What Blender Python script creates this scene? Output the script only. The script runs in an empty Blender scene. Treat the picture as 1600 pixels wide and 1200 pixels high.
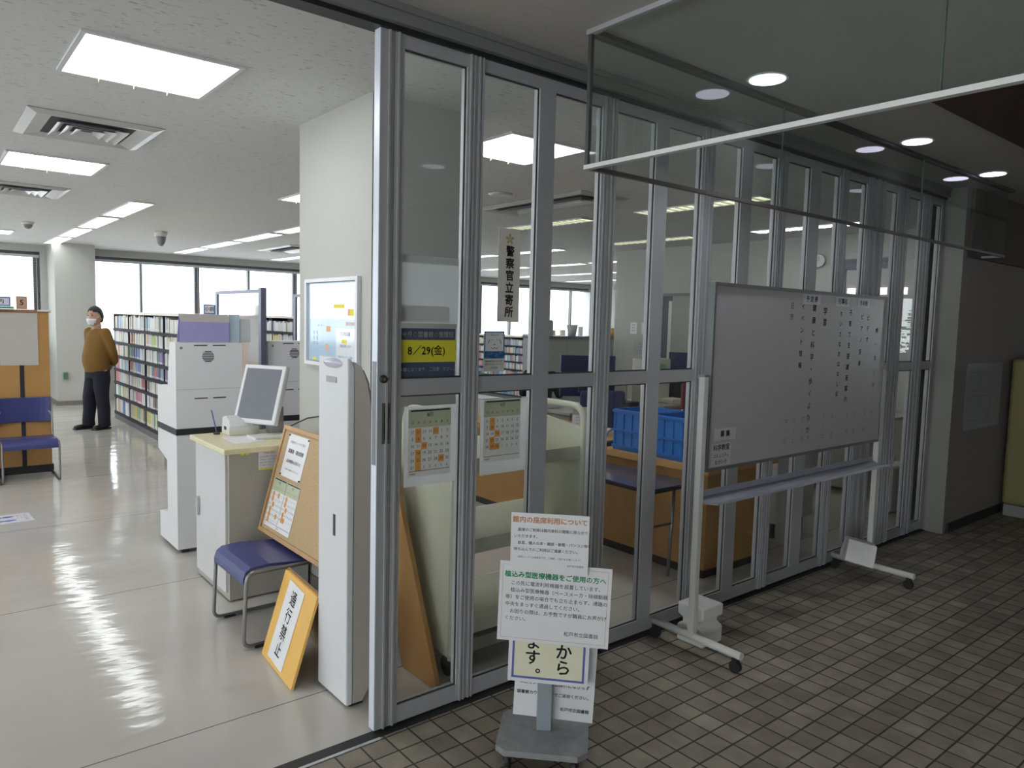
import bpy, bmesh, math, random
from mathutils import Vector, Matrix
random.seed(7)
scene = bpy.context.scene
COL = scene.collection
# ------------------------------------------------------------------ camera
cam_d = bpy.data.cameras.new('camera')
cam = bpy.data.objects.new('camera', cam_d)
COL.objects.link(cam)
F_PX, PITCH, ROLL, YAW = 1151.18, .0842968, .0252490, .686446
_fw = Vector((math.sin(YAW)*math.cos(PITCH), math.cos(YAW)*math.cos(PITCH), -math.sin(PITCH)))
_rt = Vector((math.cos(YAW), -math.sin(YAW), 0))
_up = _rt.cross(_fw)
_r2 = _rt*math.cos(ROLL) + _up*math.sin(ROLL)
_u2 = -_rt*math.sin(ROLL) + _up*math.cos(ROLL)
_m = Matrix((_r2, _u2, -_fw)).transposed().to_4x4()
_m.translation = Vector((0, 0, 1.6))
cam.matrix_world = _m
cam_d.sensor_width = 36
cam_d.lens = F_PX/1600*36
cam_d.clip_start = .05
scene.camera = cam
# ------------------------------------------------------------------ world and exposure
world = bpy.data.worlds.new('overcast_sky')
scene.world = world
world.use_nodes = True
_bg = world.node_tree.nodes['Background']
_bg.inputs[0].default_value = (.90, .96, 1, 1)
_bg.inputs[1].default_value = 3.2
vs = scene.view_settings
vs.view_transform = 'Standard'
vs.look = 'None'
vs.gamma = 1
vs.use_curve_mapping = False
vs.exposure = 0.75
LIGHT_SQUARE, LIGHT_STRIP, LIGHT_DIM, LIGHT_DOWN = 7.0, 5.0, .75, 3.2
scene.cycles.use_denoising = True
scene.cycles.max_bounces = 8
scene.cycles.diffuse_bounces = 4
scene.cycles.glossy_bounces = 4
scene.cycles.transparent_max_bounces = 24
scene.cycles.sample_clamp_indirect = 4
scene.cycles.caustics_reflective = False
scene.cycles.caustics_refractive = False

# ------------------------------------------------------------------ materials
MATS = {}
def newmat(name):
    m = bpy.data.materials.new(name)
    m.use_nodes = True
    return m, m.node_tree, m.node_tree.nodes['Principled BSDF']
def mat(name, col, rough=.5, metal=0, var=.05, scale=12, bump=0, bscale=60, coat=0):
    if name in MATS: return MATS[name]
    m, nt, b = newmat(name)
    tc = nt.nodes.new('ShaderNodeTexCoord')
    nz = nt.nodes.new('ShaderNodeTexNoise')
    nz.inputs['Scale'].default_value = scale
    nz.inputs['Detail'].default_value = 3
    nt.links.new(tc.outputs['Object'], nz.inputs['Vector'])
    mx = nt.nodes.new('ShaderNodeMix'); mx.data_type = 'RGBA'
    mx.inputs[6].default_value = tuple(max(0, c*(1-var)) for c in col)+(1,)
    mx.inputs[7].default_value = tuple(min(1, c*(1+var)) for c in col)+(1,)
    nt.links.new(nz.outputs[0], mx.inputs[0])
    nt.links.new(mx.outputs[2], b.inputs['Base Color'])
    b.inputs['Roughness'].default_value = rough
    b.inputs['Metallic'].default_value = metal
    if coat: b.inputs['Coat Weight'].default_value = coat
    if bump:
        n2 = nt.nodes.new('ShaderNodeTexNoise'); n2.inputs['Scale'].default_value = bscale
        nt.links.new(tc.outputs['Object'], n2.inputs['Vector'])
        bp = nt.nodes.new('ShaderNodeBump'); bp.inputs['Strength'].default_value = bump
        bp.inputs['Distance'].default_value = .01
        nt.links.new(n2.outputs[0], bp.inputs['Height'])
        nt.links.new(bp.outputs[0], b.inputs['Normal'])
    MATS[name] = m
    return m
def emit(name, col, s):
    if name in MATS: return MATS[name]
    m = bpy.data.materials.new(name); m.use_nodes = True
    nt = m.node_tree
    for n in list(nt.nodes): nt.nodes.remove(n)
    o = nt.nodes.new('ShaderNodeOutputMaterial'); e = nt.nodes.new('ShaderNodeEmission')
    e.inputs[0].default_value = col+(1,); e.inputs[1].default_value = s
    nt.links.new(e.outputs[0], o.inputs[0])
    MATS[name] = m
    return m
def glass(name, tint=(.93, .95, .94), refl=1.0, painted_veil=0.0):
    if name in MATS: return MATS[name]
    m = bpy.data.materials.new(name); m.use_nodes = True
    nt = m.node_tree
    for n in list(nt.nodes): nt.nodes.remove(n)
    N = nt.nodes.new; L = nt.links.new
    o = N('ShaderNodeOutputMaterial')
    tr = N('ShaderNodeBsdfTransparent'); tr.inputs[0].default_value = tint+(1,)
    gl = N('ShaderNodeBsdfGlossy'); gl.inputs['Roughness'].default_value = 0.0
    fr = N('ShaderNodeFresnel'); fr.inputs[0].default_value = 1.5
    geo = N('ShaderNodeNewGeometry')
    inv = N('ShaderNodeMath'); inv.operation = 'SUBTRACT'; inv.inputs[0].default_value = 1
    L(geo.outputs['Backfacing'], inv.inputs[1])
    mul = N('ShaderNodeMath'); mul.operation = 'MULTIPLY'
    L(fr.outputs[0], mul.inputs[0]); L(inv.outputs[0], mul.inputs[1])
    mul2 = N('ShaderNodeMath'); mul2.operation = 'MULTIPLY'; mul2.inputs[1].default_value = refl; mul2.use_clamp = True
    L(mul.outputs[0], mul2.inputs[0])
    mx = N('ShaderNodeMixShader')
    L(mul2.outputs[0], mx.inputs[0]); L(tr.outputs[0], mx.inputs[1]); L(gl.outputs[0], mx.inputs[2])
    last = mx
    if painted_veil:  # pale diffuse film mixed in to imitate the hazy veil of reflected light
        df = N('ShaderNodeBsdfDiffuse'); df.inputs[0].default_value = (.6, .6, .58, 1)
        nz = N('ShaderNodeTexNoise'); nz.inputs['Scale'].default_value = 3
        tc = N('ShaderNodeTexCoord'); L(tc.outputs['Object'], nz.inputs['Vector'])
        mm = N('ShaderNodeMath'); mm.operation = 'MULTIPLY'; mm.inputs[1].default_value = painted_veil
        L(nz.outputs[0], mm.inputs[0])
        m2 = N('ShaderNodeMixShader'); L(mm.outputs[0], m2.inputs[0]); L(mx.outputs[0], m2.inputs[1]); L(df.outputs[0], m2.inputs[2])
        last = m2
    L(last.outputs[0], o.inputs[0])
    MATS[name] = m
    return m

ALU = mat('brushed_aluminium', (.50, .50, .52), .5, .25, .02, 30)
ALU_L = mat('pale_aluminium', (.62, .64, .66), .35, .5, .04, 30)
ALU_D = mat('dark_aluminium', (.10, .10, .10), .5, .4)
CHROME = mat('chrome', (.62, .62, .64), .22, .9)
STEEL = mat('grey_steel_tube', (.30, .30, .31), .35, .7)
BLACK = mat('black_plastic', (.02, .02, .022), .5)
DARKMETAL = mat('navy_black_steel', (.018, .018, .03), .75)
WHITE = mat('white_plastic', (.74, .745, .76), .45, var=.02)
WHITE2 = mat('offwhite_enamel', (.70, .70, .66), .45, var=.02)
PAPER = mat('paper', (.80, .80, .81), .6, var=.02)
PAPER_W = mat('warm_paper', (.78, .77, .66), .6, var=.02)
PAPER_CREAM = mat('cream_paper', (.80, .78, .58), .6, var=.02)
INK = mat('black_ink', (.03, .03, .035), .6)
INK_G = mat('grey_ink', (.22, .22, .24), .6)
INK_ORANGE = mat('orange_ink', (.85, .42, .22), .6)
INK_ORANGE2 = mat('deep_orange_ink', (.80, .38, .10), .6)
INK_GREEN = mat('green_ink', (.05, .42, .20), .6)
INK_BLUE = mat('blue_ink', (.12, .14, .42), .6)
INK_WHITE = mat('white_ink', (.80, .82, .85), .6)
INK_RED = mat('red_ink', (.55, .14, .14), .6)
SIGN_BLUE = mat('navy_print', (.07, .09, .17), .6)
SIGN_YELLOW = mat('yellow_print', (.78, .70, .05), .6)
CAL_GREEN = mat('pale_green_print', (.50, .54, .38), .6)
MARK_BLUE = mat('mark_blue', (.02, .14, .42), .6)
GOLD = mat('gold_print', (.50, .42, .22), .5)
LILAC = mat('lilac_card', (.36, .33, .62), .7)
SEATBLUE = mat('blue_moulded_plastic', (.045, .055, .20), .32, var=.06)
WOOD_O = mat('orange_plywood', (.47, .25, .08), .45, var=.14, scale=6)
WOOD_Y = mat('yellow_board', (.85, .50, .12), .5, var=.05)
CORK = mat('cork', (.50, .36, .20), .85, var=.25, scale=90)
OAK = mat('oak_frame', (.50, .30, .14), .5, var=.12, scale=14)
CREAM = mat('cream_steel', (.60, .60, .47), .45, var=.03)
DESKTOP = mat('cream_laminate', (.72, .67, .42), .35, var=.03)
DESKGREY = mat('grey_steel_cabinet', (.42, .40, .35), .5, var=.03)
DESKDOOR = mat('pale_grey_door', (.62, .62, .62), .45, var=.03)
CRATE = mat('blue_crate_plastic', (.035, .20, .62), .4, var=.05)
SKIN = mat('skin', (.50, .30, .21), .55, var=.05)
HAIR = mat('black_hair', (.016, .014, .014), .6, bump=.5, bscale=120)
MASK = mat('white_mask', (.82, .84, .88), .8)
SWEATER = mat('mustard_brown_knit', (.22, .115, .025), .9, var=.1, scale=40, bump=.3, bscale=200)
TROUSER = mat('dark_navy_cloth', (.014, .014, .028), .9, var=.1)
SHOE = mat('black_leather', (.012, .012, .014), .4)
FOAM = mat('white_foam', (.84, .83, .81), .8, bump=.3, bscale=90)
PLASTER = mat('painted_plaster', (.48, .475, .445), .8, var=.02, bump=.15, bscale=80)
CORRWALL = mat('grey_mauve_wall', (.31, .28, .275), .8, var=.04, bump=.2, bscale=60)
COLWALL = mat('grey_green_wall', (.34, .335, .30), .8, var=.03)
BROWN = mat('dark_brown_panel', (.085, .055, .04), .7, var=.08)
SKIRT = mat('grey_brown_skirting', (.20, .18, .16), .6)
TILEBASE = mat('dark_skirting', (.04, .04, .04), .6)
BINBEIGE = mat('grey_beige_plinth', (.30, .29, .28), .6)
YELLOWISH = mat('dull_yellow_enamel', (.30, .26, .11), .5, var=.04)
GLASS = glass('clear_glass', (.985, .995, .99), .85, .016)
SMOKE = glass('green_tinted_glass', (.925, .955, .94), 1.3, .035)
WINGLASS = glass('window_glass', (.98, .99, .99), .5)
SCREEN = mat('grey_lcd', (.20, .21, .24), .18)
SCREEN_D = mat('dark_lcd', (.02, .022, .03), .2)
GLOSSWHITE = mat('glossy_white_sheet', (.72, .75, .80), .13, var=.02)
MIRRORISH = mat('glossy_acrylic', (.85, .87, .92), .06, .65, .01)

def translucent(name, col, fac):
    m, nt, b = newmat(name)
    N = nt.nodes.new; L = nt.links.new
    tr = N('ShaderNodeBsdfTranslucent'); tr.inputs[0].default_value = col+(1,)
    nz = N('ShaderNodeTexNoise'); nz.inputs['Scale'].default_value = 20
    mx = N('ShaderNodeMixShader'); mx.inputs[0].default_value = fac
    b.inputs['Base Color'].default_value = col+(1,); b.inputs['Roughness'].default_value = .7
    rp = N('ShaderNodeMapRange'); rp.inputs[3].default_value = .66; rp.inputs[4].default_value = .74
    L(nz.outputs[0], rp.inputs[0]); L(rp.outputs[0], b.inputs['Roughness'])
    out = nt.nodes['Material Output']
    L(b.outputs[0], mx.inputs[1]); L(tr.outputs[0], mx.inputs[2]); L(mx.outputs[0], out.inputs[0])
    MATS[name] = m
    return m
TPAPER = translucent('backlit_paper', (.88, .88, .86), .45)
TSLEEVE = translucent('milky_sleeve', (.90, .91, .92), .7)
def floor_mat():
    m, nt, b = newmat('polished_vinyl_floor')
    N = nt.nodes.new; L = nt.links.new
    tc = N('ShaderNodeTexCoord')
    nz = N('ShaderNodeTexNoise'); nz.inputs['Scale'].default_value = 1.3; nz.inputs['Detail'].default_value = 6
    L(tc.outputs['Object'], nz.inputs['Vector'])
    rp = N('ShaderNodeValToRGB')
    rp.color_ramp.elements[0].position = .3; rp.color_ramp.elements[0].color = (.50, .475, .43, 1)
    rp.color_ramp.elements[1].position = .7; rp.color_ramp.elements[1].color = (.575, .55, .505, 1)
    L(nz.outputs[0], rp.inputs[0])
    sp = N('ShaderNodeSeparateXYZ'); L(tc.outputs['Object'], sp.inputs[0])
    # welded seams every 1.73 m
    a = N('ShaderNodeMath'); a.operation = 'SUBTRACT'; a.inputs[1].default_value = 2.842-1.73/2; L(sp.outputs[1], a.inputs[0])
    d = N('ShaderNodeMath'); d.operation = 'DIVIDE'; d.inputs[1].default_value = 1.73; L(a.outputs[0], d.inputs[0])
    f = N('ShaderNodeMath'); f.operation = 'FRACT'; L(d.outputs[0], f.inputs[0])
    s = N('ShaderNodeMath'); s.operation = 'SUBTRACT'; s.inputs[1].default_value = .5; L(f.outputs[0], s.inputs[0])
    ab = N('ShaderNodeMath'); ab.operation = 'ABSOLUTE'; L(s.outputs[0], ab.inputs[0])
    lt = N('ShaderNodeMath'); lt.operation = 'LESS_THAN'; lt.inputs[1].default_value = .0016; L(ab.outputs[0], lt.inputs[0])
    mx = N('ShaderNodeMix'); mx.data_type = 'RGBA'; mx.inputs[7].default_value = (.12, .11, .10, 1)
    L(lt.outputs[0], mx.inputs[0]); L(rp.outputs[0], mx.inputs[6]); L(mx.outputs[2], b.inputs['Base Color'])
    b.inputs['Roughness'].default_value = .10
    n2 = N('ShaderNodeTexNoise'); n2.inputs['Scale'].default_value = 2.2; n2.inputs['Detail'].default_value = 4
    mp = N('ShaderNodeMapping'); mp.inputs['Scale'].default_value = (1, 2.2, 1)
    L(tc.outputs['Object'], mp.inputs[0]); L(mp.outputs[0], n2.inputs['Vector'])
    bp = N('ShaderNodeBump'); bp.inputs['Strength'].default_value = .25; bp.inputs['Distance'].default_value = .02
    L(n2.outputs[0], bp.inputs['Height']); L(bp.outputs[0], b.inputs['Normal'])
    return m
def tile_mat():
    m, nt, b = newmat('stone_floor_tiles')
    N = nt.nodes.new; L = nt.links.new
    tc = N('ShaderNodeTexCoord')
    mp = N('ShaderNodeMapping'); mp.inputs['Location'].default_value = (-2.195-.0005, -1.85, 0)
    L(tc.outputs['Object'], mp.inputs[0])
    br = N('ShaderNodeTexBrick')
    br.offset = 0; br.squash = 1
    br.inputs['Scale'].default_value = 1
    br.inputs['Brick Width'].default_value = .1045; br.inputs['Row Height'].default_value = .1045
    br.inputs['Mortar Size'].default_value = .0042; br.inputs['Mortar Smooth'].default_value = .25
    br.inputs['Color1'].default_value = (.235, .205, .165, 1); br.inputs['Color2'].default_value = (.36, .325, .265, 1)
    br.inputs['Mortar'].default_value = (.06, .055, .045, 1)
    L(mp.outputs[0], br.inputs['Vector'])
    nz = N('ShaderNodeTexNoise'); nz.inputs['Scale'].default_value = 8.3; nz.inputs['Detail'].default_value = 5
    L(tc.outputs['Object'], nz.inputs['Vector'])
    mx = N('ShaderNodeMix'); mx.data_type = 'RGBA'; mx.blend_type = 'MULTIPLY'; mx.inputs[0].default_value = .6
    rp = N('ShaderNodeValToRGB'); rp.color_ramp.elements[0].color = (.62, .60, .60, 1); rp.color_ramp.elements[1].color = (1.2, 1.18, 1.1, 1)
    rp.color_ramp.elements[0].position = .3; rp.color_ramp.elements[1].position = .7
    L(nz.outputs[0], rp.inputs[0]); L(br.outputs[0], mx.inputs[6]); L(rp.outputs[0], mx.inputs[7])
    L(mx.outputs[2], b.inputs['Base Color'])
    b.inputs['Roughness'].default_value = .62
    iv = N('ShaderNodeMath'); iv.operation = 'SUBTRACT'; iv.inputs[0].default_value = 1; L(br.outputs[1], iv.inputs[1])
    bp = N('ShaderNodeBump'); bp.inputs['Strength'].default_value = .8; bp.inputs['Distance'].default_value = .004
    L(iv.outputs[0], bp.inputs['Height']); L(bp.outputs[0], b.inputs['Normal'])
    return m
def ceil_mat(name, base, dark):
    m, nt, b = newmat(name)
    N = nt.nodes.new; L = nt.links.new
    tc = N('ShaderNodeTexCoord')
    mp = N('ShaderNodeMapping'); mp.inputs['Scale'].default_value = (26, 75, 20)
    L(tc.outputs['Object'], mp.inputs[0])
    nz = N('ShaderNodeTexNoise'); nz.inputs['Scale'].default_value = 1; nz.inputs['Detail'].default_value = 5
    L(mp.outputs[0], nz.inputs['Vector'])
    rp = N('ShaderNodeValToRGB')
    rp.color_ramp.elements[0].position = .30; rp.color_ramp.elements[0].color = tuple(c*dark for c in base)+(1,)
    rp.color_ramp.elements[1].position = .40; rp.color_ramp.elements[1].color = base+(1,)
    L(nz.outputs[0], rp.inputs[0]); L(rp.outputs[0], b.inputs['Base Color'])
    b.inputs['Roughness'].default_value = .9
    bp = N('ShaderNodeBump'); bp.inputs['Strength'].default_value = .4; bp.inputs['Distance'].default_value = .004
    L(nz.outputs[0], bp.inputs['Height']); L(bp.outputs[0], b.inputs['Normal'])
    return m
FLOOR = floor_mat(); TILE = tile_mat()
CEIL = ceil_mat('rockwool_ceiling', (.71, .71, .70), .62); CEIL2 = ceil_mat('corridor_ceiling_board', (.56, .54, .51), .88)

# ------------------------------------------------------------------ mesh helpers
class MB:
    def __init__(s): s.b = bmesh.new(); s.mats = []; s.cur = 0
    def use(s, m):
        if m not in s.mats: s.mats.append(m)
        s.cur = s.mats.index(m); return s
    def _tag(s, n0):
        for f in list(s.b.faces)[n0:]: f.material_index = s.cur
    def box(s, x0, y0, z0, x1, y1, z1, M=None):
        n0 = len(s.b.faces)
        vs_ = [s.b.verts.new(Vector(p)) for p in ((x0,y0,z0),(x1,y0,z0),(x1,y1,z0),(x0,y1,z0),(x0,y0,z1),(x1,y0,z1),(x1,y1,z1),(x0,y1,z1))]
        if M is not None:
            for v in vs_: v.co = M @ v.co
        for q in ((0,3,2,1),(4,5,6,7),(0,1,5,4),(1,2,6,5),(2,3,7,6),(3,0,4,7)): s.b.faces.new([vs_[i] for i in q])
        s._tag(n0); return s
    def rbox(s, x0, y0, z0, x1, y1, z1, r=.01, M=None, seg=2):
        t = bmesh.new()
        vs_ = [t.verts.new(Vector(p)) for p in ((x0,y0,z0),(x1,y0,z0),(x1,y1,z0),(x0,y1,z0),(x0,y0,z1),(x1,y0,z1),(x1,y1,z1),(x0,y1,z1))]
        for q in ((0,3,2,1),(4,5,6,7),(0,1,5,4),(1,2,6,5),(2,3,7,6),(3,0,4,7)): t.faces.new([vs_[i] for i in q])
        bmesh.ops.bevel(t, geom=list(t.edges), offset=r, segments=seg, affect='EDGES', profile=.6)
        s.merge(t, M); return s
    def merge(s, t, M=None):
        n0 = len(s.b.faces)
        mp = {}
        for v in t.verts: mp[v] = s.b.verts.new(M @ v.co if M is not None else v.co)
        for f in t.faces:
            try:
                g = s.b.faces.new([mp[v] for v in f.verts]); g.smooth = f.smooth
            except ValueError: pass
        t.free(); s._tag(n0)
    def prism(s, pts, axis, a, b_):
        # polygon in the plane across axis, extruded from a to b
        n0 = len(s.b.faces)
        def P(p, h):
            return {'x': (h, p[0], p[1]), 'y': (p[0], h, p[1]), 'z': (p[0], p[1], h)}[axis]
        lo = [s.b.verts.new(P(p, a)) for p in pts]; hi = [s.b.verts.new(P(p, b_)) for p in pts]
        s.b.faces.new(lo); s.b.faces.new(list(reversed(hi)))
        n = len(pts)
        for i in range(n): s.b.faces.new([lo[i], hi[i], hi[(i+1) % n], lo[(i+1) % n]])
        s._tag(n0); return s
    def cyl(s, p0, p1, r0, r1=None, n=16, cap=True):
        n0 = len(s.b.faces)
        if r1 is None: r1 = r0
        p0 = Vector(p0); p1 = Vector(p1); d = (p1-p0).normalized()
        a = d.orthogonal().normalized(); b_ = d.cross(a)
        A = [s.b.verts.new(p0+r0*(a*math.cos(t)+b_*math.sin(t))) for t in [2*math.pi*i/n for i in range(n)]]
        B = [s.b.verts.new(p1+r1*(a*math.cos(t)+b_*math.sin(t))) for t in [2*math.pi*i/n for i in range(n)]]
        for i in range(n):
            f = s.b.faces.new([A[i], A[(i+1) % n], B[(i+1) % n], B[i]]); f.smooth = True
        if cap:
            s.b.faces.new(list(reversed(A))); s.b.faces.new(B)
        s._tag(n0); return s
    def tube(s, pts, r, n=10, closed=False):
        n0 = len(s.b.faces)
        pts = [Vector(p) for p in pts]; rings = []
        prev = None
        for i, p in enumerate(pts):
            if i == 0: d = pts[1]-p
            elif i == len(pts)-1: d = p-pts[i-1]
            else: d = (pts[i+1]-p).normalized()+(p-pts[i-1]).normalized()
            d.normalize()
            if prev is None: a = d.orthogonal().normalized()
            else: a = (prev-d*prev.dot(d)).normalized()
            prev = a; b_ = d.cross(a)
            rings.append([s.b.verts.new(p+r*(a*math.cos(2*math.pi*k/n)+b_*math.sin(2*math.pi*k/n))) for k in range(n)])
        for i in range(len(rings)-1):
            for k in range(n):
                f = s.b.faces.new([rings[i][k], rings[i][(k+1) % n], rings[i+1][(k+1) % n], rings[i+1][k]]); f.smooth = True
        s.b.faces.new(list(reversed(rings[0]))); s.b.faces.new(rings[-1])
        s._tag(n0); return s
    def ball(s, c, rx, ry, rz, u=20, v=12, M=None):
        t = bmesh.new()
        bmesh.ops.create_uvsphere(t, u_segments=u, v_segments=v, radius=1)
        for w in t.verts: w.co = Vector((w.co.x*rx, w.co.y*ry, w.co.z*rz))+Vector(c)
        for f in t.faces: f.smooth = True
        s.merge(t, M); return s
    def build(s, name, m=None, parent=None, loc=None):
        me = bpy.data.meshes.new(name)
        bmesh.ops.recalc_face_normals(s.b, faces=list(s.b.faces))
        s.b.to_mesh(me); s.b.free()
        if s.mats:
            for q in s.mats: me.materials.append(q)
        elif m: me.materials.append(m)
        o = bpy.data.objects.new(name, me); COL.objects.link(o)
        if parent: o.parent = parent
        if loc: o.location = loc
        return o
def fillet(pts, r, n=5):
    pts = [Vector(p) for p in pts]; out = [pts[0]]
    for i in range(1, len(pts)-1):
        a = (pts[i-1]-pts[i]); b = (pts[i+1]-pts[i])
        rr = min(r, a.length*.49, b.length*.49)
        a = pts[i]+a.normalized()*rr; b = pts[i]+b.normalized()*rr
        for k in range(n+1):
            t = k/n
            out.append((1-t)**2*a+2*t*(1-t)*pts[i]+t*t*b)
    out.append(pts[-1]); return out
def tag(o, label, cat, group=None, kind=None):
    if kind: o['kind'] = kind
    if label: o['label'] = label
    if cat: o['category'] = cat
    if group: o['group'] = group
    return o
def thing(name, label, cat, loc=(0, 0, 0), rz=0, group=None):
    o = bpy.data.objects.new(name, None); COL.objects.link(o)
    o.empty_display_size = .1
    o.location = loc; o.rotation_euler = (0, 0, rz)
    return tag(o, label, cat, group)
def struct(o, label=None):
    o['kind'] = 'structure'
    if label: o['label'] = label
    return o
def copy_tree(root, loc, rz=None, label=None, group=None, parent=None):
    c = root.copy(); COL.objects.link(c)
    if loc is not None: c.location = loc
    if rz is not None: c.rotation_euler = (0, 0, rz)
    if label: c['label'] = label
    if group: c['group'] = group
    if parent: c.parent = parent
    for ch in list(root.children): copy_tree(ch, None, parent=c)
    return c
def frame_matrix(origin, right, up):
    r = Vector(right).normalized(); u = Vector(up); u = (u-r*u.dot(r)).normalized(); n = r.cross(u)
    m = Matrix((r, u, n)).transposed().to_4x4(); m.translation = Vector(origin)
    return m
# --- lettering: text turned into flat mesh
_tc = {}
def glyphs(s, size, align='LEFT', vert=None, ls=1.0, bold=0):
    key = (s, size, align, ls, bold)
    if key in _tc: return _tc[key]
    cu = bpy.data.curves.new('lettering', 'FONT')
    cu.body = s; cu.size = size; cu.align_x = align; cu.align_y = 'CENTER'; cu.space_line = ls
    cu.resolution_u = 2
    ob = bpy.data.objects.new('lettering', cu); COL.objects.link(ob)
    dg = bpy.context.evaluated_depsgraph_get(); dg.update()
    me = ob.evaluated_get(dg).to_mesh()
    V = [v.co.copy() for v in me.vertices]; Fc = [tuple(p.vertices) for p in me.polygons]
    ob.evaluated_get(dg).to_mesh_clear()
    bpy.data.objects.remove(ob); bpy.data.curves.remove(cu)
    _tc[key] = (V, Fc); return V, Fc
class Ink:
    def __init__(s, z=.0012): s.V = []; s.F = []; s.z = z
    def text(s, t, x, y, size, align='LEFT', ang=0, ls=1.0, bold=0, sx=1):
        if bold:
            k = max(.012, min(.03, bold))*size
            for ox, oy in ((-k, 0), (k, 0), (0, k), (0, -k)): s.text(t, x+ox, y+oy, size, align, ang, ls, 0, sx)
            return s
        V, Fc = glyphs(t, size, align, None, ls, 0)
        n = len(s.V); c, q = math.cos(ang), math.sin(ang)
        for v in V: s.V.append((x+(v.x*sx)*c-v.y*q, y+(v.x*sx)*q+v.y*c, s.z))
        for f in Fc: s.F.append(tuple(i+n for i in f))
        return s
    def vtext(s, t, x, y, size, pitch, bold=0):
        for i, ch in enumerate(t): s.text(ch, x, y-i*pitch, size, 'CENTER', bold=bold)
        return s
    def rect(s, x0, y0, x1, y1, dz=0):
        n = len(s.V)
        s.V += [(x0, y0, s.z+dz), (x1, y0, s.z+dz), (x1, y1, s.z+dz), (x0, y1, s.z+dz)]; s.F.append((n, n+1, n+2, n+3)); return s
    def line(s, x0, y0, x1, y1, w):
        d = Vector((x1-x0, y1-y0)); d.normalize(); p = Vector((-d.y, d.x))*w/2
        n = len(s.V)
        s.V += [(x0-p.x, y0-p.y, s.z), (x1-p.x, y1-p.y, s.z), (x1+p.x, y1+p.y, s.z), (x0+p.x, y0+p.y, s.z)]; s.F.append((n, n+1, n+2, n+3)); return s
    def border(s, w, h, inset, t):
        a, b = -w/2+inset, w/2-inset; c, d = -h/2+inset, h/2-inset
        s.rect(a, c, b, c+t); s.rect(a, d-t, b, d); s.rect(a, c, a+t, d); s.rect(b-t, c, b, d); return s
    def build(s, name, m, parent):
        me = bpy.data.meshes.new(name); me.from_pydata(s.V, [], s.F); me.materials.append(m)
        o = bpy.data.objects.new(name, me); COL.objects.link(o); o.parent = parent
        return o
def sheet(name, label, cat, origin, right, up, w, h, m=None, t=.001, group=None, parent=None):
    b = MB(); b.box(-w/2, -h/2, -t, w/2, h/2, .0004)
    o = b.build(name, m or PAPER, parent)
    o.matrix_world = frame_matrix(origin, right, up)
    if parent: o.matrix_local = frame_matrix(origin, right, up)
    if not parent: tag(o, label, cat, group)
    return o
X, Y, Z = Vector((1, 0, 0)), Vector((0, 1, 0)), Vector((0, 0, 1))
ZC = 2.72

# ================================================================== THE ROOM
def slab(name, x0, y0, z0, x1, y1, z1, m, label=None):
    b = MB(); b.box(x0, y0, z0, x1, y1, z1); return struct(b.build(name, m), label)
slab('floor', -5, 2.44, -.12, 16, 15.6, 0, FLOOR, 'polished cream vinyl library floor')
slab('floor_corridor', -5, -6.2, -.12, 21.2, 2.44, 0, TILE, 'small brown stone tiles of the dim corridor')
slab('ceiling', -5, 2.44, ZC, 16, 15.6, ZC+.15, CEIL, 'speckled white library ceiling')
slab('ceiling_corridor', -5, -6.2, ZC, 21.2, 2.44, ZC+.15, CEIL2, 'grey corridor ceiling')
slab('ceiling_recess', 3.78, -1.6, ZC-.03, 12, 1.55, ZC+.001, BROWN, 'dark brown ceiling panel')
slab('wall_right', 8.5, 2.44, 0, 8.75, 7.9, ZC, PLASTER)
slab('wall_recess', 8.75, 7.65, 0, 15.6, 7.9, ZC, PLASTER)
slab('wall_far_right', 15.4, 7.9, 0, 15.6, 15.6, ZC, PLASTER)
slab('wall_corridor_back', -5, -6.2, 0, 21.2, -6, ZC, CORRWALL)
b = MB(); b.box(-5.2, -6.2, 0, -5, -5.2, ZC); b.box(-5.2, 1.2, 0, -5, 2.44, ZC); b.box(-5.2, -5.2, 2.45, -5, 1.2, ZC)
struct(b.build('wall_corridor_left', CORRWALL))
b = MB(); b.box(-5.11, -5.2, 0, -5.10, 1.2, 2.45); _w = struct(b.build('window_8', WINGLASS), 'glazed entrance of the corridor')
b = MB()
for y in (-5.17, -3.6, -2.0, -.4, 1.17): b.box(-5.14, y-.03, 0, -5.07, y+.03, 2.45)
b.build('window_frame', ALU_D, _w)
# end wall of the lobby with a glazed opening
b = MB(); b.box(21, -6.2, 0, 21.2, -4.6, ZC); b.box(21, -2.4, 0, 21.2, 2.44, ZC); b.box(21, -4.6, 0, 21.2, -2.4, .75); b.box(21, -4.6, 2.5, 21.2, -2.4, ZC)
struct(b.build('wall_end', CORRWALL))
b = MB(); b.box(21.08, -4.6, .75, 21.09, -2.4, 2.5); struct(b.build('window_7', WINGLASS))
# left library wall: full of windows
b = MB()
b.box(-5.2, 2.44, 0, -5, 15.6, .95); b.box(-5.2, 2.44, 2.6, -5, 15.6, ZC); b.box(-5.2, 2.44, .95, -5, 4.0, 2.6); b.box(-5.2, 8.6, .95, -5, 9.3, 2.6); b.box(-5.2, 14.2, .95, -5, 15.6, 2.6)
struct(b.build('wall_left', PLASTER))
b = MB(); b.box(-5.12, 4, .95, -5.11, 8.6, 2.6); b.box(-5.12, 9.3, .95, -5.11, 14.2, 2.6)
w = struct(b.build('window_6', WINGLASS))
b = MB()
for y in (5.15, 6.3, 7.45, 10.5, 11.8, 13.0): b.box(-5.13, y-.03, .95, -5.05, y+.03, 2.6)
b.build('window_frame', ALU_D, w)
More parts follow.
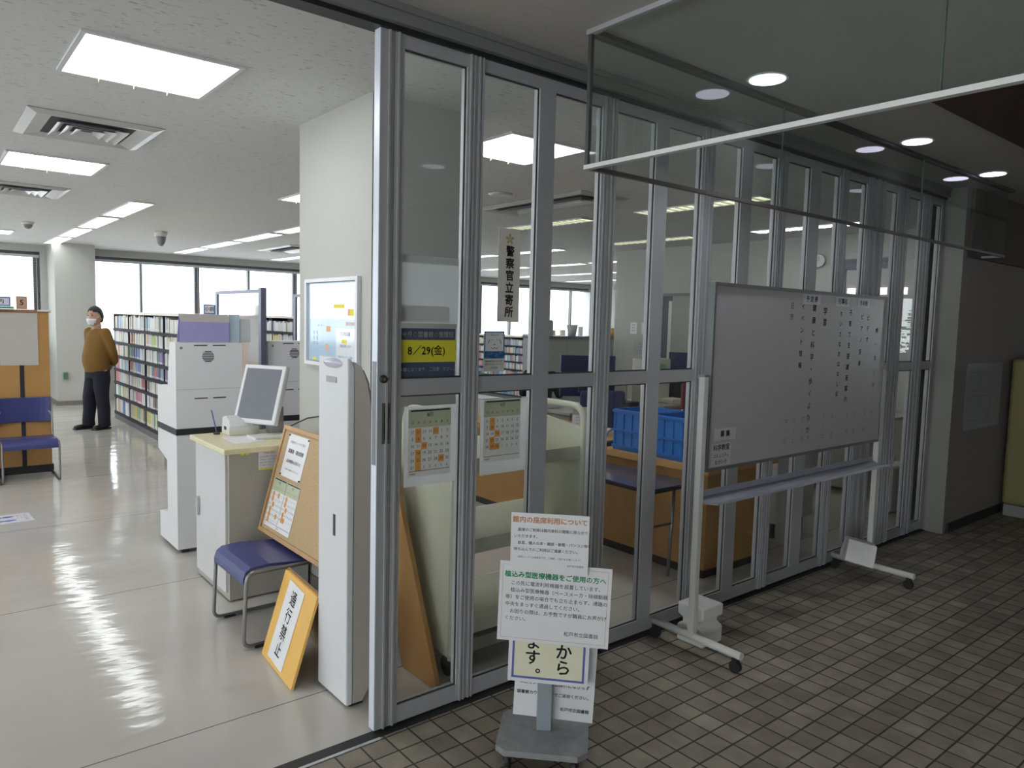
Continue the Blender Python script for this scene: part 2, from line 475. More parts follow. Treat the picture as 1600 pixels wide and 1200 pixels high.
# window wall
YW = 15.2
bays = [(-4.6, 1.80), (2.62, 8.55), (9.45, 15.3)]
b = MB()
b.box(-5, YW, 0, 15.6, YW+.25, 1.0); b.box(-5, YW, 2.60, 15.6, YW+.25, ZC)
xs = [-5]+[v for bb in bays for v in bb]+[15.6]
for i in range(0, len(xs), 2): b.box(xs[i], YW, 1.0, xs[i+1], YW+.25, 2.60)
struct(b.build('wall_back', PLASTER))
mull = {0: [-3.6, -2.6, -1.6, -.6, .4, 1.75], 1: [3.42, 4.43, 5.45, 6.44, 7.5, 8.5], 2: [10.4, 11.4, 12.4, 13.4, 14.62]}
for i, (a, c) in enumerate(bays):
    b = MB(); b.box(a, YW+.11, 1.0, c, YW+.12, 2.6)
    w = struct(b.build('window_%d' % (i+1), WINGLASS))
    b = MB(); b.box(a, YW+.08, 2.52, c, YW+.16, 2.6); b.box(a, YW+.08, 1.0, c, YW+.16, 1.05)
    for k, x in enumerate(mull[i]):
        t = .045 if k % 2 else .02
        b.box(x-t, YW+.07, 1.0, x+t, YW+.17, 2.6)
    b.build('window_frame', ALU_D, w)
    # venetian blind: open level slats
    b = MB(); z = 1.06
    while z < 2.5:
        b.box(a+.02, YW+.012, z, c-.02, YW+.036, z+.0012); z += .028
    b.box(a+.01, YW+.005, 2.5, c-.01, YW+.045, 2.545)
    for x in mull[i]: b.box(x-.004, YW+.02, 1.05, x+.004, YW+.026, 2.5)
    b.build('venetian_blind', mat('blind_slats', (.55, .57, .6), .5), w)
    b = MB(); b.box(a, YW-.03, .97, c, YW+.08, 1.0); b.build('window_sill', WHITE2, w)
# pillars
b = MB(); b.box(1.90, 14.35, 0, 2.50, YW, ZC); pil = struct(b.build('wall_pillar', PLASTER), 'cream pillar between the windows')
b = MB(); b.box(1.885, 14.335, 0, 2.515, YW, .075); struct(b.build('baseboard_pillar', SKIRT))
b = MB(); b.box(8.6, 14.6, 0, 9.4, YW, ZC); struct(b.build('wall_pillar_right', PLASTER))
b = MB(); b.box(1.82, 3.365, 0, 2.46, 4.25, ZC)
struct(b.build('wall_pier', PLASTER), 'cream pier just inside the glass partition')
b = MB(); b.box(1.81, 3.355, 0, 2.47, 4.26, .07); struct(b.build('baseboard_pier', SKIRT))
# corridor side wall to the right of the partition
b = MB(); b.box(6.33, 2.27, 0, 21, 2.46, ZC); struct(b.build('wall_corridor', CORRWALL), 'grey corridor wall beyond the glass partition')
b = MB(); b.box(6.322, 2.262, 0, 6.335, 2.40, ZC); struct(b.build('trim_3', COLWALL))
b = MB(); b.box(6.40, 2.25, 0, 7.6, 2.27, .07); struct(b.build('baseboard_corridor', TILEBASE))
b = MB(); b.box(6.42, 2.24, 2.19, 21, 2.27, ZC); struct(b.build('trim_4', BROWN), 'dark brown band along the top of the corridor wall')
# track above and threshold below the sliding partition
b = MB()
b.box(-5, 2.385, 2.652, 6.33, 2.50, ZC); b.box(-5, 2.375, 2.695, 6.33, 2.385, ZC)
b.box(-5, 2.378, 2.652, 6.33, 2.385, 2.662)
struct(b.build('trim_1', mat('grey_track', (.30, .30, .30), .5, .3)), 'grey overhead track of the sliding partition')
b = MB(); b.box(-5, 2.405, 2.634, 6.33, 2.48, 2.652); struct(b.build('trim_5', BLACK), 'black slot under the track')
b = MB()
b.use(ALU_L).box(-5, 2.372, 0, 1.345, 2.386, .003)
b.use(BLACK).box(-5, 2.388, .0, 6.33, 2.44, .002)
struct(b.build('trim_2'), 'aluminium and black threshold of the partition')
# power socket and white fixture
t = thing('power_socket', 'green power socket low on the cream pillar by the windows', 'socket', (2.02, 14.333, .50))
MB().rbox(-.035, -.012, -.06, .035, 0, .06, .004).build('cover_plate', mat('green_plate', (.10, .22, .14), .5), t)
b = MB()
for z in (-.022, .022):
    for x in (-.008, .008): b.box(x-.002, -.0135, z-.008, x+.002, -.012, z+.008)
b.build('outlet_slots', BLACK, t)

# ================================================================== CEILING FIXTURES
def square_light(x, y, label):
    t = thing('ceiling_light', label, 'ceiling light', (x, y, ZC), group='square louvred ceiling lights')
    w = .325
    b = MB()
    for a in ((-w, -w, w, -w+.02), (-w, w-.02, w, w), (-w, -w, -w+.02, w), (w-.02, -w, w, w)): b.box(a[0], a[1], -.012, a[2], a[3], 0)
    b.build('frame', WHITE, t)
    MB().box(-w+.02, -w+.02, -.004, w-.02, w-.02, -.001).build('diffuser', emit('tube_glow_white', (.98, .98, 1), LIGHT_SQUARE), t)
    b = MB()
    for i in range(1, 4):
        q = -w+.02+i*(2*w-.04)/4
        b.prism([(-w+.02, -.005), (-w+.06, -.005), (-w+.02, -.03)], 'x', q-.0015, q+.0015); b.prism([(w-.02, -.005), (w-.06, -.005), (w-.02, -.03)], 'x', q-.0015, q+.0015)
    for a in ((-w+.019, -.006), ):
        b.box(-w+.02, -w+.019, -.007, w-.02, -w+.023, -.0045); b.box(-w+.02, w-.023, -.007, w-.02, w-.019, -.0045); b.box(-w+.02, -w+.02, -.007, -w+.023, w-.02, -.0045)
    b.build('louvre', PAPER_CREAM, t)
    return t
_sq = None
for x, y, lab in [(.895, 3.775, 'square louvred ceiling light nearest the doorway, in front of the air vent'),
                  (.895, 6.70, 'square louvred ceiling light between the two ceiling air vents'),
                  (.895, 13.1, 'small far square ceiling light near the left window'),
                  (3.115, 3.79, 'square louvred ceiling light seen through the second glass pane'),
                  (3.115, 6.70, 'square louvred ceiling light half hidden behind the cream pier'),
                  (-1.9, 3.775, 'square louvred ceiling light left of the doorway view'),
                  (-1.9, 6.70, 'square louvred ceiling light further left above the hall')]:
    if _sq is None: _sq = square_light(x, y, lab)
    else: copy_tree(_sq, (x, y, ZC), label=lab)
def strip_light(bright, ln=1.42):
    t = thing('strip_light', 'x', 'ceiling light', (0, 0, ZC))
    w = .115
    b = MB(); b.box(-w, 0, -.012, -w+.012, ln, 0); b.box(w-.012, 0, -.012, w, ln, 0); b.box(-w, 0, -.012, w, .012, 0); b.box(-w, ln-.012, -.012, w, ln, 0)
    b.build('frame', WHITE, t)
    m = emit('strip_glow_white', (.96, 1, 1), LIGHT_STRIP) if bright else emit('strip_glow_dim', (1, 1, .66), LIGHT_DIM)
    MB().box(-w+.012, .012, -.005, w-.012, ln-.012, -.001).build('diffuser', m, t)
    b = MB()
    for i in range(1, 14): b.box(-w+.012, i*ln/14-.003, -.018, w-.012, i*ln/14+.003, -.006)
    b.build('louvre', WHITE, t)
    return t
proto = {True: strip_light(True), False: strip_light(False)}
used = set()
def place_strip(x, y, bright, label, group):
    if bright not in used:
        used.add(bright); o = proto[bright]; o.location = (x, y, ZC); o['label'] = label; o['group'] = group
    else: copy_tree(proto[bright], (x, y, ZC), label=label, group=group)
rows = [(1.89, 'row above the standing person'), (3.92, 'row above the second aisle'), (-1.2, 'row on the far left'), (5.75, 'row above the office desks, far part'), (7.72, 'row along the office wall, far part'), (9.8, 'row beyond the office corner'), (11.8, 'second row beyond the office corner'), (13.8, 'row nearest the far right wall')]
for x, rl in rows:
    for k in range(4):
        place_strip(x, 8.32+k*1.62, True, ('%s white strip ceiling light in the %s' % (['nearest', 'second', 'third', 'farthest'][k], rl)), 'strip ceiling lights of the reading room')
place_strip(5.73, 3.60, False, 'dim yellowish strip ceiling light just inside the glass partition', 'dim office strip lights')
place_strip(5.68, 5.70, False, 'dim yellowish strip ceiling light behind the air cassette', 'dim office strip lights')
place_strip(7.65, 5.80, False, 'dim yellowish strip ceiling light by the office wall', 'dim office strip lights')
place_strip(7.70, 3.58, True, 'bright white strip ceiling light near the right end of the office', 'strip ceiling lights of the reading room')
def air_cassette(x, y, wx, wy, label, n=4):
    t = thing('air_vent', label, 'air vent', (x, y, ZC))
    def ring(b, x0, y0, z0, x1, y1, z1, th=.004):
        # slanted square ring between the half sizes (x0, y0) at z0 and (x1, y1) at z1
        for q in range(4):
            c = [(-1, -1), (1, -1), (1, 1), (-1, 1)]
            a, d = c[q], c[(q+1) % 4]
            P = [Vector((a[0]*x0, a[1]*y0, z0)), Vector((d[0]*x0, d[1]*y0, z0)), Vector((d[0]*x1, d[1]*y1, z1)), Vector((a[0]*x1, a[1]*y1, z1))]
            v = [b.b.verts.new(p) for p in P]+[b.b.verts.new(p+Vector((0, 0, th))) for p in P]
            for f in ((0, 1, 2, 3), (7, 6, 5, 4), (0, 4, 5, 1), (1, 5, 6, 2), (2, 6, 7, 3), (3, 7, 4, 0)): b.b.faces.new([v[k] for k in f])
    b = MB(); ring(b, wx, wy, -.006, wx-.05, wy-.05, -.022); ring(b, wx-.05, wy-.05, -.022, wx-.13, wy-.13, -.008); b.build('frame', mat('vent_enamel', (.55, .55, .53), .35), t)
    MB().box(-wx+.10, -wy+.10, -.004, wx-.10, wy-.10, -.001).build('opening', mat('vent_shadow', (.10, .10, .10), .8), t)
    b = MB()
    for i in range(3):
        o_ = .165+i*.055; ring(b, wx-o_, wy-o_, -.030, max(.02, wx-o_-.05), max(.02, wy-o_-.05), -.006, .002)
    b.build('vanes', mat('vane_enamel', (.62, .62, .62), .3), t)
air_cassette(.90, 5.31, .355, .38, 'square ceiling air vent between the two near square lights')
air_cassette(.85, 8.35, .355, .40, 'ceiling air vent beyond the second square light')
air_cassette(4.72, 5.30, .30, .76, 'long rectangular ceiling air cassette seen through the glass')
air_cassette(5.0, 12.0, .33, .7, 'far ceiling air vent near the windows')
def dome(x, y, r, h, label, name='ceiling_camera', cat='camera'):
    t = thing(name, label, cat, (x, y, ZC))
    MB().cyl((0, 0, 0), (0, 0, -h*.35), r, r*.95, 20).build('base_ring', WHITE2, t)
    b = MB(); b.ball((0, 0, -h*.35), r*.8, r*.8, h*.65); b.build('dome', mat('smoked_dome', (.22, .22, .23), .3), t)
dome(2.746, 11.1, .085, .20, 'small dome camera hanging from the ceiling before the windows')
dome(1.228, 11.4, .07, .09, 'small smoke detector near the left windows', 'smoke_detector', 'detector')
t = thing('ceiling_speaker', 'round white ceiling speaker beside the square light, seen through glass', 'speaker', (4.08, 5.21, ZC))
MB().cyl((0, 0, 0), (0, 0, -.012), .11, .10, 28).build('rim', WHITE, t)
MB().cyl((0, 0, -.012), (0, 0, -.016), .085, .08, 28).build('grille', mat('speaker_grille', (.75, .75, .74), .6), t)
# corridor downlights
_dl = None
for x, y, lab in [(3.03, 1.94, 'round downlight nearest the camera above the whiteboard'), (4.63, 1.95, 'middle of the three round corridor downlights'), (5.92, 1.968, 'farthest and smallest round corridor downlight'),
                  (3.01, .24, 'round downlight outside the view at right, near'), (4.09, -.37, 'round downlight outside the view at right, far')]:
    if _dl is None:
        _dl = thing('downlight', lab, 'ceiling light', (x, y, ZC), group='round corridor downlights')
        b = MB(); b.cyl((0, 0, -.001), (0, 0, -.006), .095, .09, 36); b.build('rim', WHITE2, _dl)
        MB().cyl((0, 0, -.006), (0, 0, -.009), .078, .078, 36).build('lamp', emit('downlight_glow', (.80, .80, 1), LIGHT_DOWN), _dl)
    else: copy_tree(_dl, (x, y, ZC), label=lab)
for i_, (x, y) in enumerate([(3.03, 1.94), (4.63, 1.95), (5.92, 1.968), (3.01, .24), (4.09, -.37)]):
    ld = bpy.data.lights.new('downlight_lamp', 'SPOT'); ld.energy = [13, 3, 1.5, 7, 2][i_]; ld.spot_size = math.radians(125); ld.spot_blend = .9; ld.shadow_soft_size = .07; ld.color = (.95, .95, 1)
    lo = bpy.data.objects.new('downlight_lamp', ld); COL.objects.link(lo); lo.location = (x, y, ZC-.03)
t = thing('tube_light', 'long fluorescent tube light in the far lobby, seen as a reflection', 'ceiling light', (19.1, -3.9, ZC))
MB().box(-.1, -.75, -.03, .1, .75, 0).build('housing', WHITE, t)
MB().box(-.09, -.72, -.20, .09, .72, -.03).build('tube', emit('lobby_glow', (.95, .95, 1), 9), t)

# ================================================================== SLIDING GLASS PARTITION
Y0, Y1 = 2.42, 2.462
ZB, ZT, ZR0, ZR1 = .012, 2.634, 1.309, 1.372
def panel(x0, x1, panes, label, left_stile, right_stile, grooves=True):
    t = thing('sliding_glass_panel', label, 'glass panel', (x0, Y0, 0), group='framed glass panels of the sliding partition')
    dy = Y1-Y0
    f = MB()
    f.box(0, 0, ZB, left_stile, dy, ZT)
    f.box(x1-x0-right_stile, 0, ZB, x1-x0, dy, ZT)
    if grooves:
        for s in (left_stile*.35, left_stile*.75): f.box(s-.004, -.008, ZB, s+.004, 0, ZT)
        for s in (right_stile*.25, right_stile*.65): f.box(x1-x0-s-.004, -.008, ZB, x1-x0-s+.004, 0, ZT)
    f.box(left_stile, .002, ZB, x1-x0-right_stile, dy-.002, .08)
    f.box(left_stile, .002, 2.585, x1-x0-right_stile, dy-.002, ZT)
    f.box(left_stile, .002, ZR0, x1-x0-right_stile, dy-.002, ZR1)
    f.build('frame', ALU, t)
    for a, c in zip(panes[:-1], panes[1:]):
        if c[0]-a[1] > .01:
            MB().box(a[1]-x0, .001, .08, c[0]-x0, dy-.001, 2.585).build('mullion', ALU, t)
    g = MB()
    for a, c in panes:
        for z0, z1 in ((.08, ZR0), (ZR1, 2.585)):
            e = .006
            g.box(a-x0, .010, z0, a-x0+e, .014, z1); g.box(c-x0-e, .010, z0, c-x0, .014, z1)
            g.box(a-x0, .010, z0, c-x0, .014, z0+e); g.box(a-x0, .010, z1-e, c-x0, .014, z1)
    g.build('glazing_gasket', mat('dark_gasket', (.05, .05, .05), .7), t)
    for a, c in panes:
        for z0, z1 in ((.08, ZR0), (ZR1, 2.585)):
            MB().box(a-x0, .018, z0, c-x0, .022, z1).build('glass_pane', GLASS, t)
    return t
P1 = panel(1.340, 1.7635, [(1.438, 1.722)], 'first glass panel at the open doorway, with lock and recessed pull', .098, .0415, True)
panel(1.7645, 2.528, [(1.805, 2.10), (2.19, 2.481)], 'glass panel holding the vertical sign and the September calendar', .040, .047)
panel(2.529, 3.281, [(2.581, 2.86), (2.955, 3.228)], 'glass panel in front of the blue crates', .052, .053)
panel(3.282, 3.995, [(3.335, 3.588), (3.69, 3.945)], 'glass panel behind the left half of the whiteboard', .053, .05)
panel(3.996, 4.728, [(4.05, 4.312), (4.435, 4.675)], 'glass panel behind the right half of the whiteboard', .054, .053)
panel(4.729, 5.095, [(4.784, 5.04)], 'narrow glass panel at the right edge of the whiteboard', .055, .055)
panel(5.26, 5.606, [(5.312, 5.511)], 'narrow glass panel right of the bundled stiles', .052, .095)
panel(5.607, 6.08, [(5.699, 5.94)], 'glass panel next to the last dark pane', .092, .14)
panel(6.082, 6.325, [(6.10, 6.28)], 'last dark glass pane beside the corridor wall', .018, .045, False)
t = thing('stacked_stiles', 'bundle of aluminium stiles where the folded panels meet', 'frame', (5.097, Y0, 0))
for i in range(4):
    MB().box(i*.0405+.001, -.01+(i % 2)*.02, ZB, i*.0405+.036, .055, ZT).build('stile', ALU, t)
# hardware of the first panel
b = MB(); b.cyl((.012, 0, 1.375), (.012, -.010, 1.375), .016, .014, 24); o = b.build('lock', mat('dark_bronze', (.12, .11, .10), .35, .7), P1)
MB().cyl((.012, -.010, 1.375), (.012, -.012, 1.375), .006, .006, 16).build('keyhole', CHROME, o)
for c in [o]: c.location = (.010, 0, 0)
b = MB()
b.box(.018, -.004, 1.13, .050, 0, 1.285); o = b.build('recessed_pull', mat('pull_plate', (.20, .19, .17), .4, .6), P1)
MB().box(.026, -.0045, 1.145, .043, -.0038, 1.272).build('pull_recess', BLACK, o)
MB().box(-.004, .006, 1.05, 0, .036, 1.44).build('edge_latch', mat('latch_steel', (.22, .22, .25), .4, .6), P1)
MB().box(.055, -.0006, ZB, .0565, 0, ZT).build('seam', BLACK, P1)
MB().box(-.003, .001, ZB, 0, .041, ZT).build('edge_strip', mat('pale_edge', (.75, .80, .88), .4, .2), P1)

# ================================================================== HANGING GREENISH GLASS (smoke barrier)
t = thing('smoke_barrier', 'greenish glass screen hanging from the corridor ceiling in a pale bottom rail', 'glass screen', (2.063, 2.09, ZC))
o = MB().box(-.003, -4.4, -.51, .003, 0, -.002).build('glass_sheet', SMOKE, t)
b = MB()
for y in (-1.27, -2.6): b.box(-.005, y-.0015, -.51, .005, y+.0015, -.002)
b.build('joint', mat('green_edge', (.10, .14, .13), .3), o)
o = MB().box(.003, -.003, -.51, 4.57, .003, -.002).build('glass_sheet', SMOKE, t)
b = MB()
for x in (1.365, 3.02): b.box(x-.0015, -.005, -.51, x+.0015, .005, -.002)
b.build('joint', mat('green_edge', (.10, .14, .13), .3), o)
MB().box(4.567, 0, -.51, 4.573, .16, -.002).build('glass_sheet', SMOKE, t)
MB().box(-.013, -4.4, -.524, .013, .008, -.508).build('bottom_rail', mat('pale_rail', (.80, .80, .78), .4, .1), t)
MB().box(.013, -.010, -.524, 4.58, .010, -.508).build('bottom_rail', mat('bronze_rail', (.13, .12, .11), .5, .3), t)
MB().box(4.56, .01, -.524, 4.58, .165, -.508).build('bottom_rail', ALU_L, t)
MB().box(-.014, -4.4, -.018, .014, .014, 0).build('top_channel', ALU, t)
MB().box(.014, -.022, -.018, 4.66, .022, 0).build('top_channel', ALU_D, t)
MB().box(-.008, -.008, -.51, .008, .008, -.01).build('corner_post', ALU_D, t)

# ================================================================== WHITEBOARD
t = thing('mobile_whiteboard', 'large wheeled whiteboard with handwritten vertical Japanese notes', 'whiteboard', (2.955, 2.13, 0))
bd = MB().box(.012, -.012, .912, 1.788, .012, 1.802).build('writing_surface', mat('board_enamel', (.50, .475, .485), .28, var=.02), t)
b = MB(); b.box(0, -.02, .90, 1.8, .02, .915); b.box(0, -.02, 1.795, 1.8, .02, 1.812); b.box(0, -.02, .915, .014, .02, 1.795); b.box(1.786, -.02, .915, 1.8, .02, 1.795)
b.build('board_frame', mat('frame_grey', (.22, .23, .23), .4, .5), t)
for x in (-.028, 1.828):
    MB().rbox(x-.017, -.017, .075, x+.017, .017, 1.36 if x < 0 else 1.36, .004).build('post', WHITE2, t)
    MB().box(x-.012, -.012, 1.28, x+.012+(.03 if x < 0 else 0), .03, 1.37).build('pivot_bracket', STEEL, t)
    ft = MB().tube([(x, -.28, .085), (x, .25, .085)], .019, 12).build('foot_bar', WHITE2, t)
    for y in (-.25, .225):
        c = MB(); c.cyl((x-.012, y, .028), (x+.012, y, .028), .028, n=20); c.box(x-.016, y-.012, .03, x+.016, y+.012, .072)
        c.build('caster', BLACK, ft)
b = MB(); b.prism([(-.10, .755), (-.02, .745), (.02, .765), (.02, .80), (.013, .80), (.012, .772), (-.02, .755), (-.095, .767)], 'x', -.01, 1.81)
b.build('pen_tray', mat('tray_grey', (.40, .42, .48), .4, .4), t)
# handwriting (dark marker); local frame: origin centre of the board face
BI = frame_matrix((0, -.0128, 0), X, Z)
def on_board(ink, nm, mm, par=None):
    o = ink.build(nm, mm, bd); o.matrix_local = BI; return o
for x, z, tx, size, pitch, mm in [(1.05, 1.70, '学習', .046, .062, INK), (.93, 1.715, '健康と科学・歩くよりか', .042, .068, INK), (.81, 1.72, 'イベント情報', .036, .064, INK), (.70, 1.72, '日市', .038, .06, INK_G),
                              (1.235, 1.69, 'ちいさなおはなし会', .034, .058, INK), (1.345, 1.70, '子育て支援講座案内', .038, .064, INK), (1.49, 1.68, 'ピアノ音楽', .036, .07, INK), (1.57, 1.675, 'ビデオ', .036, .065, INK), (1.69, 1.60, '市一文三学・ろ', .034, .085, INK_G)]:
    on_board(Ink(.0).vtext(tx, x, z, size, pitch, .012), 'handwriting', mm)
for x, s_ in [(.70, '28'), (.78, '21'), (.87, '17'), (.94, '9'), (1.10, '7'), (1.20, '6'), (1.38, '5'), (1.47, '3'), (1.60, '2')]:
    q_ = Ink(.0); q_.text(s_, x, 1.10, .036, 'CENTER'); q_.text('(', x, 1.045, .03, 'CENTER'); q_.text(random.choice(['土', '日', '木']), x, .99, .036, 'CENTER')
    on_board(q_, 'handwritten_date', INK_G)
LABW = mat('label_white', (.62, .60, .62), .3)
for (x0, z0, x1, z1), tx, sz in [((.055, 1.045, .235, 1.105), '募 集', .036), ((.04, .985, .20, 1.032), '科学教室', .034), ((.04, .955, .20, .984), 'コミュニティ', .022), ((.04, .920, .20, .953), 'ながいき', .026),
                             ((.80, 1.735, .99, 1.79), '予 定 表', .035), ((1.16, 1.735, 1.32, 1.79), '行事名', .035), ((1.42, 1.735, 1.57, 1.79), 'その他', .033)]:
    q_ = on_board(Ink(.001).rect(x0, z0, x1, z1), 'magnet_label', LABW)
    o = Ink(.002).text(tx, (x0+x1)/2, (z0+z1)/2, sz, 'CENTER', bold=.015).build('printed_text', INK, q_)
# foam blocks tied to the posts
b = MB()
b.prism([(-.075, 0), (.075, 0), (.075, .085), (.045, .10), (.045, .125), (.075, .14), (.075, .20), (-.075, .20), (-.075, .14), (-.045, .125), (-.045, .10), (-.075, .085)], 'y', -.08, .08)
o = b.build('foam_block', FOAM); bm_ = o.modifiers.new('b', 'BEVEL'); bm_.width = .008; bm_.segments = 2
o.location = (3.085, 2.20, .0); o.scale = (1.05, 1.05, 1); o.rotation_euler = (0, 0, math.radians(90)); tag(o, 'white notched foam block standing behind the left whiteboard post', 'foam block')
b = MB()
b.prism([(-.09, 0), (.09, 0), (.09, .05), (.055, .12), (-.055, .12), (-.09, .05)], 'y', -.085, .085)
o = b.build('foam_block', FOAM); bm_ = o.modifiers.new('b', 'BEVEL'); bm_.width = .006; bm_.segments = 2
o.scale = (1.15, 1.0, 1.15); o.location = (4.66, 2.16, .122); o.rotation_euler = (math.radians(12), math.radians(6), math.radians(35)); tag(o, 'white foam block lying tilted on the right foot bar of the whiteboard', 'foam block')

# ================================================================== SIGN STAND
A45 = math.radians(-46)
U = Vector((math.cos(A45), math.sin(A45), 0))      # viewer's right along the papers
NV = Vector((U.y, -U.x, 0))                        # towards the viewer
st = thing('sign_stand', 'grey wheeled sign stand holding overlapping paper notices', 'sign stand', (1.775, 1.93, 0), A45)
b = MB()
w = .165; c = .035
b.prism([(-w+c, -w+.02), (w-c, -w+.02), (w, -w+.02+c), (w, w-.02-c), (w-c, w-.02), (-w+c, w-.02), (-w, w-.02-c), (-w, -w+.02+c)], 'z', .066, .088)
b.build('base_plate', mat('mottled_grey_plate', (.30, .31, .31), .55, .2, .22, 30), st)
MB().rbox(-.028, .0, .088, .028, .04, .88, .004).build('post', mat('blue_grey_post', (.34, .38, .41), .45, .3), st)
for x, y in ((-.12, -.10), (.12, -.10), (-.12, .10), (.12, .10)):
    c_ = MB(); c_.cyl((x-.010, y, .026), (x+.010, y, .026), .026, n=20); c_.box(x-.015, y-.01, .03, x+.015, y+.012, .067)
    c_.build('caster', BLACK, st)
def stand_sheet(label, cx, cz, w_, h_, d, rot, m, nm='paper_notice'):
    org = Vector((1.775, 1.93, 0))+U*cx+NV*d+Z*cz
    r = U*math.cos(rot)-Z*math.sin(rot); u = Z*math.cos(rot)+U*math.sin(rot)
    return sheet(nm, label, 'notice', org, r, u, w_, h_, m)
s4 = stand_sheet('lowest white notice behind the post of the sign stand', .035, .30, .30, .37, -.045, math.radians(2), PAPER)
i = Ink()
for q, (tx, y, al, sz) in enumerate([('市民センターへお出掛けになさらず', -.052, 'CENTER', .0165), ('図書館カウンターまでご返却ください。', -.092, 'CENTER', .0155), ('松戸市立図書館', .135, 'RIGHT', .0155)]):
    if q == 2: i.text(tx, .135, -.145, sz, 'RIGHT', bold=.02)
    else: i.text(tx, 0, y, sz, 'CENTER', bold=.02)
i.build('printed_text', INK, s4)
s3 = stand_sheet('cream notice with a blue border and large black characters, lower on the stand', .012, .478, .295, .40, .012, math.radians(1), PAPER, 'bordered_notice')
i = Ink(.0008); i.rect(-.128, -.182, .128, .19); i.build('cream_field', PAPER_CREAM, s3)
i = Ink(.0016); i.border(.295, .40, .014, .008); i.build('blue_border', INK_BLUE, s3)
i = Ink(.0016); i.vtext('から', .055, -.078, .062, .060, .02); i.vtext('ます', -.058, -.050, .060, .058, .02); i.text('。', -.020, -.142, .055, 'CENTER', bold=.02); i.build('printed_text', INK, s3)
s2 = stand_sheet('wide white notice with a green heading, in the middle of the sign stand', .025, .583, .405, .297, .022, math.radians(1.2), PAPER, 'safety_notice')
i = Ink(); i.border(.405, .297, .012, .0008); i.build('red_border', INK_RED, s2)
i = Ink(); i.text('植込み型医療機器をご使用の方へ', 0, .1, .0245, 'CENTER', bold=.03); i.build('heading', INK_GREEN, s2)
i = Ink()
for q, tx in enumerate(['　この先に電波利用機器を設置しています。', '　植込み型医療機器（ペースメーカ・除細動器', '等）をご使用の場合でも立ち止まらず、通路の', '中央をまっすぐ通過してください。', '　お困りの際は、お手数ですが職員にお声がけ', 'ください。']):
    i.text(tx, -.178, .068-q*.0265, .0178, sx=.99)
i.text('松戸市立図書館', .165, -.107, .0178, 'RIGHT'); i.build('printed_text', INK, s2)
s1 = stand_sheet('topmost white notice with an orange heading on the sign stand', .003, .811, .28, .216, .036, math.radians(.2), PAPER, 'seat_notice')
i = Ink(); i.text('館内の座席利用について', 0, .082, .0245, 'CENTER', bold=.04); i.build('heading', INK_ORANGE, s1)
i = Ink()
for q, tx in enumerate(['　座席のご利用は館内資料の閲覧に限らせて', 'いただきます。', '　自習、個人の本・雑誌・新聞・パソコン等を', '持ち込んでのご利用はご遠慮ください。']):
    i.text(tx, -.128, .046-q*.024, .0132, bold=.01)
i.text('（閲覧コーナーは図書室です。ご理解・ご協力をお願いします）', .0, -.054, .0082, 'CENTER'); i.text('松戸市立図書館', .125, -.078, .0085, 'RIGHT')
i.build('printed_text', INK_G, s1)

# ================================================================== NOTICES ON THE GLASS
GY = 2.4375
def gsheet(name, label, x0, x1, z0, z1, m, cat='notice', y=GY-.0005):
    return sheet(name, label, cat, ((x0+x1)/2, y, (z0+z1)/2), X, Z, x1-x0, z1-z0, m)
# behind the glass: backs of large sheets
TR = translucent('translucent_sheet', (.80, .82, .83), .55)
o = gsheet('backed_poster', 'grey back of a large sheet taped inside the first pane', 1.440, 1.712, 1.585, 1.845, TR, 'poster', 2.4445)
i = Ink(); i.rect(-.136, .10, .134, .13); i.rect(-.125, -.062, .095, -.125); i.build('paper_strip', mat('strip_paper', (.72, .73, .74), .7), o)
o = gsheet('closing_day_sign', 'navy and yellow sign reading 8/29 on the first pane', 1.440, 1.704, 1.376, 1.567, PAPER, 'sign')
i = Ink(.0006); i.rect(-.132, -.0945, .125, .0945); i.build('navy_field', SIGN_BLUE, o)
i = Ink(.001); i.rect(-.132, -.037, .128, .049); i.build('yellow_field', SIGN_YELLOW, o)
i = Ink(.0015); i.text('今月の図書館の整理日', -.004, .069, .0240, 'CENTER', bold=.03); i.text('休館となります。ご注意ください。', 0, -.066, .0165, 'CENTER', bold=.03); i.build('white_text', INK_WHITE, o)
i = Ink(.0015); i.text('8／29(金)', -.01, .006, .042, 'CENTER', bold=.008); i.build('handwritten_date', INK, o)
